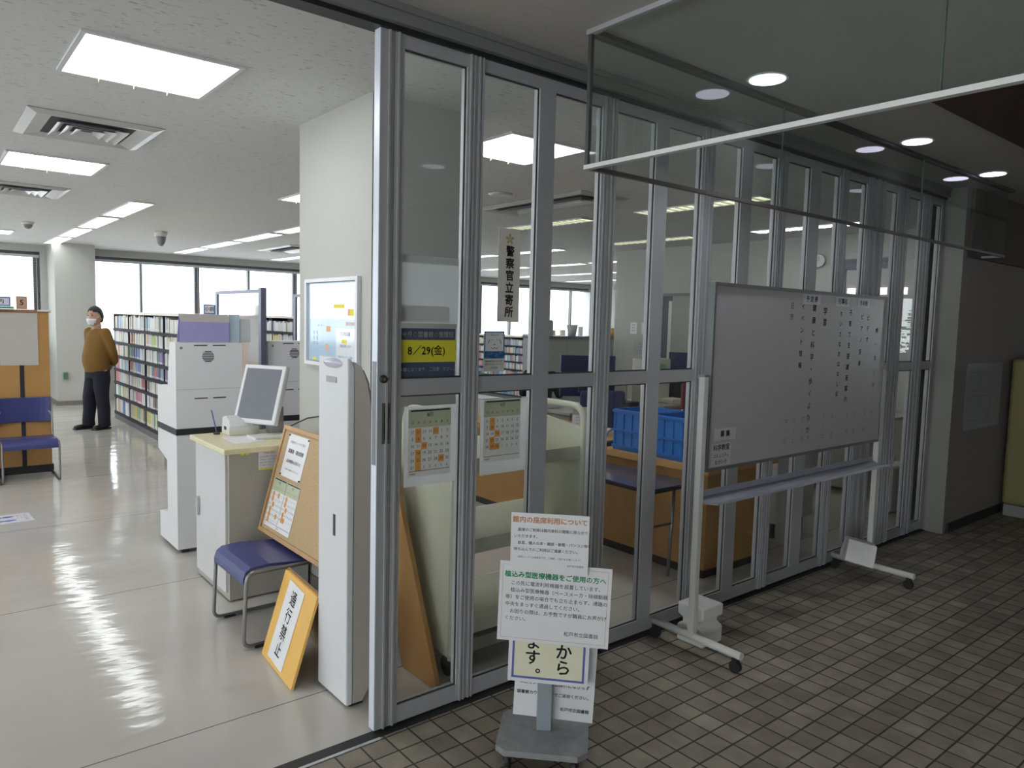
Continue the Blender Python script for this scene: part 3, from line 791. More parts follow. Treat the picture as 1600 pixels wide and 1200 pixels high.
def calendar(name, label, origin, right, up, w_, h_, month, first, days, marks, prev, hold=True, cat='calendar', scale=1, pm=None):
    pw, ph = w_, h_
    o = sheet(name, label, cat, origin, right, up, pw, ph, pm or PAPER)
    i = Ink(.0006); i.rect(-pw/2, ph/2-ph*.27, pw/2, ph/2); i.build('green_header', CAL_GREEN, o)
    cw = pw/7.3; rh = ph*.105; top = ph/2-ph*.335
    nums = []
    k0 = prev-first+1
    for r in range(6):
        for c_ in range(7):
            q = r*7+c_-first+1
            if q < 1: tx = str(prev+q)
            elif q <= days: tx = str(q)
            else: tx = str(q-days)
            if r*7-first+1 > days: continue
            nums.append((r, c_, tx, 1 <= q <= days))
    a = Ink(.0012)
    for r, c_ in marks:
        xx = (c_-3)*cw; yy = top-r*rh
        a.rect(xx-cw*.5, yy-rh*.5, xx+cw*.5, yy+rh*.5)
    a.rect(-pw*.46, -ph/2+ph*.035, -pw*.33, -ph/2+ph*.055)
    a.build('orange_marks', INK_ORANGE2, o)
    i = Ink(.0016); g = Ink(.0016)
    for r, c_, tx, on in nums: (i if on else g).text(tx, (c_-3)*cw, top-r*rh, cw*.62, 'CENTER')
    for c_, ch in enumerate('日月火水木金土'): i.text(ch, (c_-3)*cw, ph/2-ph*.20, cw*.42, 'CENTER')
    i.text(month, 0, ph/2-ph*.09, cw*.75, 'CENTER'); i.rect(-pw*.45, ph/2-ph*.035, pw*.47, ph/2-ph*.012)
    i.rect(-pw*.48, -ph/2+ph*.085, pw*.48, -ph/2+ph*.092)
    i.build('dates', INK, o); g.build('faded_dates', INK_G, o)
    return o
m8 = [(0, 1), (1, 1), (0, 4), (2, 2), (3, 1), (4, 1), (5, 1), (4, 5)]
m9 = [(0, 1), (1, 1), (2, 2), (3, 1), (4, 1), (4, 2)]
gsheet('plastic_sleeve', 'clear white sleeve behind the August calendar on the first pane', 1.470, 1.717, .945, 1.262, TSLEEVE, 'sleeve', 2.4445)
calendar('august_calendar', 'August calendar with orange dates on the first glass pane', (1.583, GY-.001, 1.117), X, Z, .198, .268, '8月', 5, 31, m8, 31, pm=TPAPER)
gsheet('plastic_sleeve', 'clear white sleeve behind the September calendar on the second pane', 1.838, 2.093, .950, 1.270, TSLEEVE, 'sleeve', 2.4445)
calendar('september_calendar', 'September calendar with orange dates on the second glass pane', (1.948, GY-.001, 1.138), X, Z, .198, .262, '9月', 1, 30, m9, 31, pm=TPAPER)
o = gsheet('police_stop_sign', 'tall white vertical sign with black characters on the second pane', 1.907, 2.024, 1.599, 1.988, translucent('beige_paper', (.78, .75, .70), .3), 'sign')
i = Ink()
for q in range(5):
    an = math.pi/2+q*2*math.pi/5
    n = len(i.V); r = .018
    for s_, rr in ((-.45, .7), (-.22, 1.35), (0, 1.1), (.22, 1.35), (.45, .7)):
        i.V.append((rr*r*math.cos(an+s_), .151+rr*r*math.sin(an+s_), .0012))
    i.V.append((0, .151, .0012)); i.F.append((n, n+1, n+2, n+3, n+4, n+5))
i.build('gold_emblem', GOLD, o)
i = Ink(); i.vtext('警察官立寄所', .003, .098, .047, .0508, .035); i.build('printed_text', INK, o)
o = gsheet('assistance_dog_sticker', 'small blue and white assistance dog sticker on the second pane', 1.842, 1.950, 1.391, 1.559, mat('sticker_paper', (.66, .66, .58), .5), 'sticker')
i = Ink(.0006); i.rect(-.054, -.030, .054, .084); i.build('blue_field', MARK_BLUE, o)
i = Ink(.001); i.rect(-.048, .0, .048, .078); i.build('white_field', PAPER, o)
i = Ink(.0015)
i.line(-.026, .050, -.034, .032, .003); i.line(.026, .050, .034, .032, .003)
i.rect(-.014, .046, -.011, .050); i.rect(.011, .046, .014, .050); i.rect(-.003, .026, .003, .030)
for s in (-1, 1):
    for q in range(5):
        a0 = math.pi+q*math.pi/5; a1 = math.pi+(q+1)*math.pi/5
        i.line(s*.009+.009*math.cos(a0), .018+.007*math.sin(a0), s*.009+.009*math.cos(a1), .018+.007*math.sin(a1), .002)
i.text('Welcome!', 0, .068, .010, 'CENTER')
i.text('身体障害者補助犬法の啓発', 0, -.042, .0075, 'CENTER'); i.text('補助犬同伴を受け入れています', 0, -.055, .0068, 'CENTER'); i.text('厚生労働省', 0, -.070, .008, 'CENTER')
i.build('line_drawing', INK, o)
i = Ink(.0015); i.text('ほじょ犬', 0, -.0155, .0225, 'CENTER', bold=.02); i.build('white_text', INK_WHITE, o)

# ================================================================== NEAR OBJECTS INSIDE THE DOORWAY
# security gate
t = thing('security_gate', 'tall white rounded book-detection gate beside the doorway', 'security gate', (1.335, 2.65, 0))
b = MB()
b.prism([(0, .01), (.028, .01), (.030, .05), (.030, 1.40), (.015, 1.435), (0, 1.44)], 'y', 0, .27)
o = b.build('white_body', WHITE, t); mo = o.modifiers.new('b', 'BEVEL'); mo.width = .006; mo.segments = 2
b = MB()
b.prism([(.031, .012), (.075, .012), (.105, .06), (.118, .12), (.120, 1.0), (.108, 1.22), (.088, 1.34), (.060, 1.405), (.031, 1.425)], 'y', .004, .266)
o = b.build('beige_side_shell', mat('beige_shell', (.52, .48, .43), .5), t)
b = MB(); b.prism([(.121, .13), (.140, .14), (.142, 1.0), (.130, 1.22), (.108, 1.34), (.085, 1.39), (.090, 1.34), (.109, 1.22), (.121, 1.0)], 'y', .03, .24); b.build('bumper_strip', mat('shell_grey', (.36, .34, .32), .5), t)
MB().box(-.0015, .105, .70, 0, .125, .79).build('dark_slot', BLACK, t)
MB().rbox(-.004, .10, 1.335, 0, .19, 1.36, .0015).build('grey_label', mat('label_grey', (.42, .42, .43), .5), t)
b = MB(); b.ball((.004, .135, 1.415), .012, .095, .022); b.build('lamp_lens', mat('lilac_lens', (.50, .50, .60), .25), t)
for y in (.03, .24): MB().box(.02, y-.02, 0, .08, y+.02, .012).build('foot', BLACK, t)
# chairs (same model)
def make_chair():
    t = thing('stacking_chair', 'x', 'chair')
    # local: faces -Y, width along X, seat top .40
    hw = .215
    prof = [(-.225, .325), (-.228, .345), (-.218, .375), (-.19, .395), (-.10, .400), (.05, .385), (.19, .380)]
    b = MB(); th = .014
    lo = [(y, z-th) for y, z in prof]
    b.prism(prof+list(reversed(lo)), 'x', -hw, hw)
    o = b.build('seat', SEATBLUE, t)
    mo = o.modifiers.new('b', 'BEVEL'); mo.width = .006; mo.segments = 2
    b = MB()
    n = 10; front = []; back = []
    for k in range(n+1):
        x = -hw+2*hw*k/n; c = .035*(1-(2*k/n-1)**2)
        front.append((x, .215+c)); back.append((x, .203+c))
    b.prism(front+list(reversed(back)), 'z', .51, .75)
    o = b.build('backrest', SEATBLUE, t); mo = o.modifiers.new('b', 'BEVEL'); mo.width = .006; mo.segments = 2
    for s in (-1, 1):
        x = s*(hw+.008)
        MB().tube(fillet([(x, .205, .70), (x, .185, .37), (x, -.215, .372), (x, -.232, .012), (x, .235, .012)], .045), .0095, 10).build('leg_frame', STEEL, t)
        MB().tube(fillet([(s*(hw-.02), .215, .62), (x, .20, .58), (x, .19, .40)], .03), .009, 8).build('back_support', STEEL, t)
        for y in (-.15, .15): MB().rbox(x-.013, y-.03, 0, x+.013, y+.03, .014, .003).build('foot_pad', BLACK, t)
    MB().tube([(-hw, .18, .365), (hw, .18, .365)], .008, 8).build('crossbar', STEEL, t)
    return t
ch = make_chair()
ch.location = (1.42, 3.65, 0); ch.rotation_euler = (0, 0, math.radians(-90))
tag(ch, 'blue chair with a grey sled frame carrying the cork board', 'chair', 'blue stacking chairs')
c2 = copy_tree(ch, (.84, 8.235, 0), 0, label='blue chair with chrome legs facing out from the wooden shelf end')
c3 = copy_tree(ch, (.345, 8.235, 0), 0, label='blue chair whose foot shows at the left edge of the photo')
# cork board leaning on the chair back
p0 = Vector((1.485, 4.02, .405)); upv = Vector((.155, 0, .575)).normalized()
t = thing('cork_notice_board', 'oak framed cork board leaning upright on the blue chair', 'notice board', p0)
t.matrix_world = frame_matrix(p0, -Y, upv)
W_, H_ = .88, .60
MB().box(.015, .015, -.008, W_-.015, H_-.015, 0).build('cork_surface', CORK, t)
b = MB(); b.box(0, 0, -.014, W_, .022, .008); b.box(0, H_-.022, -.014, W_, H_, .008); b.box(0, .022, -.014, .022, H_-.022, .008); b.box(W_-.022, .022, -.014, W_, H_-.022, .008)
b.build('oak_frame', OAK, t)
MT = t.matrix_world.copy()
def onboard(x, y, z=.002): return MT @ Vector((x, y, z))
o = sheet('paper_notice', 'white notice pinned at the top of the cork board', 'notice', onboard(.225, .445), -Y, upv, .265, .235, PAPER)
i = Ink(); i.text('新着案内コーナーのご案内', 0, .075, .016, 'CENTER'); i.text('図書館・貸出図書', 0, .025, .025, 'CENTER', bold=.03); i.text('返却期限のお知らせ', 0, -.03, .021, 'CENTER', bold=.01); i.text('ご不明の点は職員におたずねください', 0, -.075, .011, 'CENTER')
i.build('printed_text', INK_G, o)
for q, (px_, py_) in enumerate(((.10, .555), (.35, .555), (.10, .335), (.35, .335))):
    b = MB(); b.cyl((0, 0, 0), (0, 0, .006), .005, .004, 10); o2 = b.build('push_pin', BLACK); o2.matrix_world = frame_matrix(onboard(px_, py_, .003), -Y, upv)
    tag(o2, 'black push pin at the %s corner of the white cork board notice' % ['upper left', 'upper right', 'lower left', 'lower right'][q], 'push pin', 'black pins')
calendar('pinned_calendar', 'left of the two calendars pinned to the cork board', onboard(.128, .175), -Y, upv, .17, .265, '8月', 5, 31, m8, 31)
calendar('pinned_calendar', 'right of the two calendars pinned to the cork board', onboard(.303, .175), -Y, upv, .17, .265, '9月', 1, 30, m9, 31)
# yellow A-frame sign
t = thing('folding_floor_sign', 'low yellow folding floor sign with a white vertical calligraphy paper', 'floor sign', (1.25, 3.135, 0))
pB = Vector((1.245, 3.345, .002)); pu = Vector((.115, -.01, .385)).normalized()
LB = .405
def panel_mesh(name, M, m, w_, h_):
    b = MB(); b.box(0, 0, -.012, w_, h_, 0, M); return b.build(name, m, t)
M1 = Matrix.Translation(Vector((-1.25, -3.135, 0))) @ frame_matrix(pB, Vector((-.03, -.42, 0)), pu)
panel_mesh('front_board', M1, WOOD_Y, .42, LB)
M2 = Matrix.Translation(Vector((-1.25, -3.135, 0))) @ frame_matrix(pB+Vector((.255, 0, 0)), Vector((-.03, -.42, 0)), Vector((-.125, -.01, .385)))
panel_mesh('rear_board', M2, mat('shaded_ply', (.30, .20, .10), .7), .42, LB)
b = MB(); b.box(.02, LB-.004, -.016, .4, LB+.002, -.004, M1); b.build('hinge_tape', WOOD_Y, t)
o = sheet('calligraphy_paper', '', '', (0, 0, 0), X, Y, .20, .36, PAPER, parent=t)
o.matrix_local = M1 @ Matrix.Translation((.185, .20, .002)) @ Matrix.Rotation(math.radians(-2), 4, 'Z')
i = Ink(); i.vtext('通行禁止', 0, .115, .072, .078, .012); i.build('brushed_characters', INK, o)
# plywood wedge behind the first pane
b = MB(); b.prism([(2.545, .003), (2.84, .003), (3.05, .90), (2.94, .90)], 'x', 1.712, 1.734)
o = b.build('plywood_board', WOOD_O); tag(o, 'tapered orange plywood board leaning behind the first glass pane', 'board')
o.data.transform(Matrix.Translation((0, 0, 0)))

# grey steel desk cabinet
t = thing('desk_cabinet', 'grey steel cabinet with a cream laminate top beside the pier', 'cabinet', (1.335, 4.06, 0))
MB().box(0, .002, .01, .46, .58, .835).build('body', DESKGREY, t)
d = MB().box(-.012, .03, .05, 0, .565, .825).build('door', DESKDOOR, t)
MB().rbox(-.030, .495, .39, -.012, .515, .505, .004).build('door_handle', CHROME, d)
MB().rbox(-.035, -.03, .838, .463, .605, .868, .004).build('top', DESKTOP, t)
t2 = sheet('paper_notice', 'small white and yellow notice on the front of the grey desk cabinet', 'notice', (1.56, 4.0595, .785), X, Z, .125, .11, PAPER)
i = Ink(.0008); i.rect(-.062, -.055, .062, -.045); i.build('yellow_band', SIGN_YELLOW, t2)
i = Ink(.001); i.text('ご利用の皆様へ', 0, .04, .011, 'CENTER'); i.build('red_heading', INK_RED, t2)
i = Ink(.001)
for q, tx in enumerate(['自動貸出機でご利用の際は', '利用者カードをご用意の上', '画面の案内に従って操作', 'をお願いします。']): i.text(tx, -.055, .020-q*.016, .0092)
i.build('printed_text', INK_G, t2)
b = MB(); b.rbox(1.392, 4.035, .828, 1.412, 4.058, .852, .004); b.rbox(1.418, 4.035, .828, 1.438, 4.058, .852, .004); b.box(1.40, 4.04, .848, 1.43, 4.05, .866)
tag(b.build('yellow_clip', SIGN_YELLOW), 'small yellow clip under the edge of the cream desk top', 'clip')
# papers on the desk
tag(MB().box(1.42, 4.2, .868, 1.60, 4.45, .8695).build('loose_paper', PAPER), 'loose white paper lying on the cream desk top', 'paper')
# printer
t = thing('receipt_printer', 'small white receipt printer on the cream desk top', 'printer', (1.565, 4.565, .868))
MB().rbox(-.085, -.07, 0, .10, .07, .055, .006).build('body', WHITE2, t)
b = MB(); b.prism([(-.07, .055), (.07, .055), (.065, .10), (0, .115), (-.06, .09)], 'x', -.08, .06); b.build('lid', WHITE, t)
MB().box(-.086, -.02, .03, -.084, .02, .05).build('button_panel', BLACK, t)
# pen on stand
t = thing('pen_stand', 'slim pen on a small stand at the far corner of the desk', 'pen stand', (1.44, 4.60, .868))
MB().cyl((0, 0, 0), (0, 0, .01), .02, n=16).build('base', BLACK, t); MB().cyl((0, 0, .01), (-.03, 0, .15), .004, n=8).build('pen', INK_BLUE, t)
b = MB(); b.rbox(1.55, 4.25, .868, 1.76, 4.40, .884, .004); tag(b.build('card_reader', WHITE2), 'flat white card reader pad below the tilted monitor', 'card reader')
# monitor
t = thing('tilted_monitor', 'white framed touch monitor tilted back on the cream desk', 'monitor', (1.72, 4.47, .868))
Mm = Matrix.Translation((-.115, -.03, .075)) @ Matrix.Rotation(math.radians(-62), 4, 'Z') @ Matrix.Rotation(math.radians(72), 4, 'X') @ Matrix.Rotation(math.radians(0), 4, 'Z')
def scr(b, *a): b.box(*a, Mm); return b
b = MB(); b.rbox(-.16, 0, -.04, .16, .37, 0, .01, Mm); b.build('housing', WHITE, t)
b = MB(); b.box(-.135, .028, 0, .135, .345, .0015, Mm); b.build('screen', SCREEN, t)
b = MB(); b.rbox(-.11, .05, -.085, .11, .30, -.04, .01, Mm); b.build('rear_cover', mat('beige_shell', (.52, .48, .43), .5), t)
MB().rbox(.0, -.03, 0, .08, .07, .17, .008).build('stand', mat('grey_stand', (.40, .40, .40), .5), t)
# cable on the pier
tag(MB().tube([(1.70, 4.2, .93), (1.813, 4.12, 1.0), (1.813, 3.95, 1.03), (1.813, 3.75, 1.075)], .004, 6).build('cable', BLACK), 'thin black cable running up across the cream pier', 'cable')
# poster on pier
t = thing('framed_poster', 'glossy framed pale blue poster on the cream pier', 'poster', (1.819, 3.80, 1.57))
o = sheet('poster_sheet', '', '', (0, 0, 0), -Y, Z, .60, .44, mat('poster_blue', (.42, .56, .70), .09, var=.06, scale=5), parent=t)
o.matrix_local = frame_matrix((-.008, 0, 0), -Y, Z)
i = Ink(.0008); i.rect(.06, -.22, .29, -.03); i.rect(-.28, .02, .29, .215); i.build('white_area', mat('poster_white', (.72, .76, .80), .09), o)
i = Ink(.0012); i.text('ココを応援', .17, -.06, .024, 'CENTER'); i.text('運搬支援します！', .18, -.125, .018, 'CENTER'); i.text('読書会ボランティア募集', .17, -.185, .0155, 'CENTER'); i.text('・・', -.14, -.02, .04, 'CENTER'); i.vtext('ききき', -.22, -.06, .024, .03); i.vtext('ななな', -.18, -.06, .024, .03); i.build('printed_text', INK_BLUE, o)
i = Ink(.0012); i.rect(-.06, -.05, -.01, -.02); i.rect(-.07, -.16, -.04, -.12); i.text('図書館情報', .23, -.005, .022, 'CENTER'); i.rect(.20, .04, .225, .075); i.build('orange_print', INK_ORANGE, o)
i = Ink(.0012); i.rect(.225, .04, .27, .075); i.rect(-.24, -.215, -.19, -.20); i.rect(.13, -.11, .19, -.09); i.rect(.03, .08, .16, .10); i.build('yellow_print', SIGN_YELLOW, o)
b = MB()
for a in ((-.328, .225, .328, .245), (-.328, -.245, .328, -.225), (-.328, -.225, -.305, .225), (.305, -.225, .328, .225)): b.box(-.022, a[0], a[1], 0, a[2], a[3])
b.build('frame', WHITE, t)
for x in (-.18, .0, .18): pass

# ================================================================== SELF-SERVICE KIOSKS
def make_kiosk():
    t = thing('self_service_kiosk', 'x', 'kiosk')
    # local origin: near left corner on the floor; width +X .43, depth +Y
    prof = [(.0, .03), (.24, .03), (.44, .03), (.44, .21), (.24, .24), (.24, .60), (.465, .655), (.465, .80), (0, .80)]
    MB().prism(prof, 'x', 0, .43).build('lower_body', WHITE, t)
    MB().box(-.003, -.003, .80, .433, .468, .842).build('black_band', BLACK, t)
    prof = [(0, .842), (.465, .842), (.455, 1.10), (.20, 1.115), (.14, 1.41), (0, 1.41)]
    u = MB().prism(prof, 'x', 0, .43).build('upper_body', WHITE, t)
    b = MB()
    for x in (.115, .235): b.box(x, -.0015, 1.388, x+.085, 0, 1.396); b.box(x, -.0015, 1.036, x+.085, 0, 1.043)
    for k in range(7):
        z = 1.318-.033+k*.011; h = math.sqrt(max(0, .039**2-(z-1.318)**2)); b.box(.205-h, -.0015, z-.003, .205+h, 0, z+.0027)
    b.build('vent_slots', BLACK, u)
    b = MB(); b.cyl((.035, 0, 1.375), (.035, -.003, 1.375), .009, n=16); b.build('key_lock', mat('lock_grey', (.25, .25, .25), .5), u)
    b = MB(); b.box(0, -.0008, 1.10, .43, 0, 1.1015); b.build('panel_seam', INK_G, u)
    for x, y in ((.03, .03), (.37, .03), (.03, .38), (.37, .38)): MB().box(x, y, 0, x+.05, y+.05, .03).build('foot', BLACK, t)
    return t
kk = make_kiosk(); kk.location = (1.337, 5.09, 0); tag(kk, 'white self-service kiosk with a black band, carrying the lilac card', 'kiosk', 'white kiosks')
copy_tree(kk, (2.06, 5.42, 0), label='white self-service kiosk partly hidden behind the tilted monitor')
t = thing('folded_card', 'lilac folded card with a beige flap on top of the nearer kiosk', 'card', (1.37, 5.11, 1.411))
b = MB(); b.box(0, 0, 0, .315, .004, .135); b.build('lilac_face', LILAC, t)
b = MB(); b.prism([(0, .135), (.004, .133), (.05, .185), (.046, .187)], 'x', .008, .322); b.build('beige_flap', mat('beige_flap', (.50, .46, .44), .7), t)
b = MB(); b.prism([(.10, 0), (.104, 0), (.05, .187), (.046, .185)], 'x', .008, .322); b.build('rear_face', LILAC, t)
t = thing('leaflet_box', 'pale blue leaflet holder behind the lilac card', 'leaflet holder', (1.70, 5.16, 1.411))
MB().box(0, 0, 0, .075, .05, .19).build('holder', mat('pale_blue_plastic', (.50, .62, .70), .3), t); MB().box(.085, .02, -.001, .155, .06, .16).build('leaflets', mat('leaflet', (.55, .60, .60), .6), t)

# ================================================================== MOBILE SCREENS
def make_screen():
    t = thing('mobile_screen', 'x', 'screen')
    # local: runs along +Y, 1.05 long, origin near end on the floor
    b = MB(); b.box(-.02, 0, 0, .02, .05, 1.80); b.box(-.015, 1.0, .02, .015, 1.045, 1.79); b.box(-.015, .05, 1.765, .015, 1.0, 1.79); b.box(-.015, .05, .30, .015, 1.0, .33)
    b.build('frame', mat('blue_grey_frame', (.16, .17, .24), .4, .4), t)
    MB().box(-.006, .05, .33, .006, 1.0, 1.765).build('panel', MIRRORISH, t)
    for y in (.025, 1.02): MB().box(-.22, y-.02, 0, .05, y+.02, .03).build('foot', STEEL, t)
    return t
sc = make_screen(); sc.location = (2.0, 5.95, 0); tag(sc, 'tall glossy white screen in a blue grey frame behind the nearer kiosk', 'screen', 'tall framed screens')
sc.location = (1.985, 5.30+.02, 0)
sc.location = (2.0, 5.305, 0)
kk2 = [o for o in bpy.data.objects if o.name.startswith('self_service_kiosk') and o is not kk][0]
kk2.location = (2.075, 5.42, 0)
copy_tree(sc, (2.62, 5.17, 0), label='tall framed screen mostly hidden behind the cream pier')

# ================================================================== BOOKSHELVES
BOOKC = {'pale grey': (.62, .64, .64), 'cream': (.66, .62, .50), 'white': (.74, .75, .76), 'light blue': (.30, .48, .62), 'navy': (.04, .06, .22), 'blue': (.06, .15, .50), 'green': (.22, .52, .30), 'pink': (.66, .18, .36), 'red': (.55, .09, .10), 'yellow': (.72, .62, .10), 'brown': (.22, .13, .10), 'orange': (.70, .28, .08), 'purple': (.22, .14, .45), 'lime': (.45, .62, .12), 'teal': (.10, .36, .38)}
BOOKC = {k_: tuple(c*.72+.55*.28 for c in v) if k_ not in ('white', 'cream', 'pale grey') else v for k_, v in BOOKC.items()}
BM = {k_: mat('cover_'+k_.replace(' ', '_'), v, .5) for k_, v in BOOKC.items()}
_bookme = {}
def book_mesh(colour):
    if colour in _bookme: return _bookme[colour]
    b = MB()
    # unit book: depth +X 1, width Y 1, height Z 1 ; cover, page block recessed at top, spine label
    b.use(BM[colour]); b.box(0, 0, 0, .06, 1, 1); b.box(0, 0, 0, 1, .08, 1); b.box(0, .92, 0, 1, 1, 1)
    b.use(PAPER_W); b.box(.06, .08, .02, .97, .92, .98)
    b.use(PAPER); b.box(-.012, .15, .08, 0, .85, .20)
    me_o = b.build('book'); me = me_o.data; bpy.data.objects.remove(me_o)
    _bookme[colour] = me; return me
def add_book(x, y, z, d, w_, h_, colour, label, group, sx=1):
    o = bpy.data.objects.new('book', book_mesh(colour)); COL.objects.link(o)
    o.location = (x, y, z); o.scale = (d*sx, w_, h_)
    tag(o, label, 'book', group)
    return o
rows_z = [1.36, 1.162, .962, .765, .572, .365, .115]
TOPZ = 1.60
def make_shelf(ln, ends=True):
    t = thing('bookshelf', 'x', 'bookshelf')
    b = MB(); b.box(0, 0, TOPZ-.035, .55, ln, TOPZ); b.build('top_board', mat('pale_top', (.62, .55, .46), .4), t)
    MB().box(0, 0, 0, .55, ln, .10).build('plinth', mat('grey_plinth', (.13, .13, .14), .5), t)
    MB().box(.262, 0, .10, .288, ln, TOPZ-.035).build('back_panel', mat('shelf_back', (.35, .36, .37), .6), t)
    for z in rows_z:
        b = MB(); b.box(0, 0, z-.022, .55, ln, z-.001); b.box(-.004, 0, z-.038, .008, ln, z-.001); b.build('shelf', DARKMETAL, t)
    n = max(1, round(ln/.92))
    for k in range(n+1):
        y = min(ln-.02, max(0, k*ln/n-.01)); 
        MB().box(.01, y, .10, .54, y+.02, TOPZ-.035).build('upright', DARKMETAL, t)
    return t
SX, SY0, SLN = 2.37, 7.75, 4.60
sh = make_shelf(SLN); sh.location = (SX, SY0, 0); tag(sh, 'long low black steel bookshelf full of books behind the standing person', 'bookshelf', 'low bookshelves')
ROWN = ['top', 'second', 'third', 'fourth', 'fifth', 'sixth', 'bottom']
def seq(row, y):
    pal = {0: ['pale grey', 'white', 'pale grey', 'cream', 'white', 'brown', 'light blue', 'navy'], 1: ['cream', 'white', 'pink', 'pale grey', 'white', 'pale grey', 'lime', 'orange', 'navy'],
           2: ['yellow', 'pink', 'pale grey', 'blue', 'green', 'brown', 'cream', 'purple', 'red', 'navy'], 3: ['navy', 'light blue', 'red', 'purple', 'blue', 'teal', 'cream', 'navy', 'light blue'],
           4: ['cream', 'red', 'cream', 'pale grey', 'yellow', 'brown', 'cream', 'white'], 5: ['green', 'pale grey', 'white', 'pink', 'pale grey', 'purple', 'cream', 'brown'],
           6: ['teal', 'cream', 'white', 'navy', 'green', 'cream', 'blue', 'red', 'yellow', 'brown', 'orange']}[row]
    return random.choice(pal) if random.random() < .62 else random.choice(['white', 'pale grey', 'cream'])
def topz(row): return (TOPZ-.035 if row == 0 else rows_z[row-1]-.022)
count = 0; rest = []
rr = random.Random(3)
items = []
for row in range(7):
    y = 9.30; cur = None; run = 0
    while y < SY0+SLN-.08:
        if run <= 0: cur = seq(row, y); run = rr.randint(1, 5)
        run -= 1
        w_ = rr.uniform(.028, .062)
        if any(y < u+.024 and y+w_ > u-.004 for u in [SY0+min(SLN-.02, max(0, q_*SLN/5-.01)) for q_ in range(6)]): y += .03; continue
        items.append((y, row, w_, rr.uniform(.80, .95)*(topz(row)-rows_z[row]), cur))
        y += w_+.001
items.sort()
BAYN = ['farthest', 'second farthest', 'middle', 'second nearest', 'nearest']
byrow = {}
for it_ in items: byrow.setdefault(it_[1], []).append(it_)
for q, (y, row, w_, h_, c_) in enumerate(items):
    lr = byrow[row]; k_ = lr.index((y, row, w_, h_, c_))
    lc = lr[k_+1][4] if k_+1 < len(lr) else 'no'; rc = lr[k_-1][4] if k_ > 0 else 'no'
    bay = BAYN[max(0, min(4, int((SY0+SLN-y)/.92)))]
    size_ = 'thin' if w_ < .039 else ('medium' if w_ < .051 else 'thick')
    h_ = min(h_, .21)
    if q < 300:
        add_book(SX+.012+rr.uniform(0, .012), y, rows_z[row]+.0005, .15, w_, h_, c_, '%s %s book between %s and %s books, %s row, %s bay' % (size_, c_, lc, rc, ROWN[row], bay), 'books in the long black bookshelf')
    else: rest.append((SX+.012+rr.uniform(0, .01), y, rows_z[row]+.0005, .15, w_, h_, c_))
def stuff_books(lst, label, name='packed_books'):
    b = MB()
    for x, y, z, d, w_, h_, c_ in lst: b.use(BM[c_]).box(x, y, z, x+d, y+w_, z+h_)
    o = b.build(name); tag(o, label, 'books', kind='stuff'); return o
stuff_books(rest, 'tightly packed books in the far end of the long black bookshelf')
lst = []
for row in range(7):
    y = 7.80
    while y < 9.24:
        w_ = rr.uniform(.03, .05)
        lst.append((SX+.015, y, rows_z[row]+.0005, .15, w_, .16, seq(row, y))); y += w_+.001
stuff_books(lst, 'packed books in the near end of the long shelf behind the kiosk')
def shelf_with_books(x, y, ln, label, blabel, top_rows=7, colours=None, zs=1):
    t = copy_tree(sh, (x, y, 0), label=label)
    t.scale = (1, ln/SLN, zs)
    lst = []
    for row in range(top_rows):
        q = y+.04
        while q < y+ln-.06:
            w_ = rr.uniform(.03, .06); lst.append((x+.015, q, rows_z[row]*zs+.0005, .15, w_, rr.uniform(.13, .165)*zs, random.choice(colours) if colours else seq(row, q))); q += w_+.001
    stuff_books(lst, blabel)
    return t
shelf_with_books(4.45, 8.2, 4.1, 'black bookshelf visible between the two tall screens', 'yellow and white books packed in the shelf between the screens', 7, ['white', 'yellow', 'pale grey', 'cream', 'white', 'navy'])
shelf_with_books(9.6, 10.2, 3.6, 'black bookshelf seen through the second glass pane', 'books packed in the shelf seen through the second pane', 7, ['navy', 'brown', 'light blue', 'cream', 'teal', 'blue', 'pale grey', 'red'], .82)
shelf_with_books(11.6, 10.2, 3.6, 'black bookshelf near the far right windows', 'books packed in the shelf near the far right windows', 7, ['navy', 'brown', 'light blue', 'cream', 'teal', 'purple', 'pale grey'], .82)
CARD = mat('tan_card', (.55, .34, .22), .6); CARD2 = mat('tan_card_face', (.60, .40, .28), .6)
# shelf-top signs
def top_sign(x, y, z, w_, h_, m, txt, label, ink=INK, facing=-Y, tilt=0):
    t = thing('shelf_sign', label, 'sign', (x, y, z))
    o = MB().box(-w_/2, -.02, 0, w_/2, .02, .006).build('base', m, t)
    b = MB(); b.box(-w_/2, -h_/2, -.004, w_/2, h_/2, 0); q = b.build('sign_plate', m, t)
    q.matrix_local = frame_matrix((0, 0, h_/2), facing.cross(Z)*-1, Z)
    ik = Ink(.0006); ik.rect(-w_/2+.012, -h_/2+.012, w_/2-.012, h_/2-.012); ik.build('white_field', CARD2 if m is CARD else PAPER, q)
    ik = Ink(.0012); ik.text(txt, 0, 0, min(h_*.55, w_*.7/max(1, len(txt))*1.2), 'CENTER', bold=.02); ik.build('printed_text', ink, q)
    return t

top_sign(2.46, 8.06, TOPZ, .12, .10, MARK_BLUE, '小説', 'small blue framed shelf sign above the long bookshelf', facing=-Y)
o = top_sign(2.60, 8.0, TOPZ, .09, .115, CARD, '6', 'tan number card beside the blue framed shelf sign', facing=-Y)

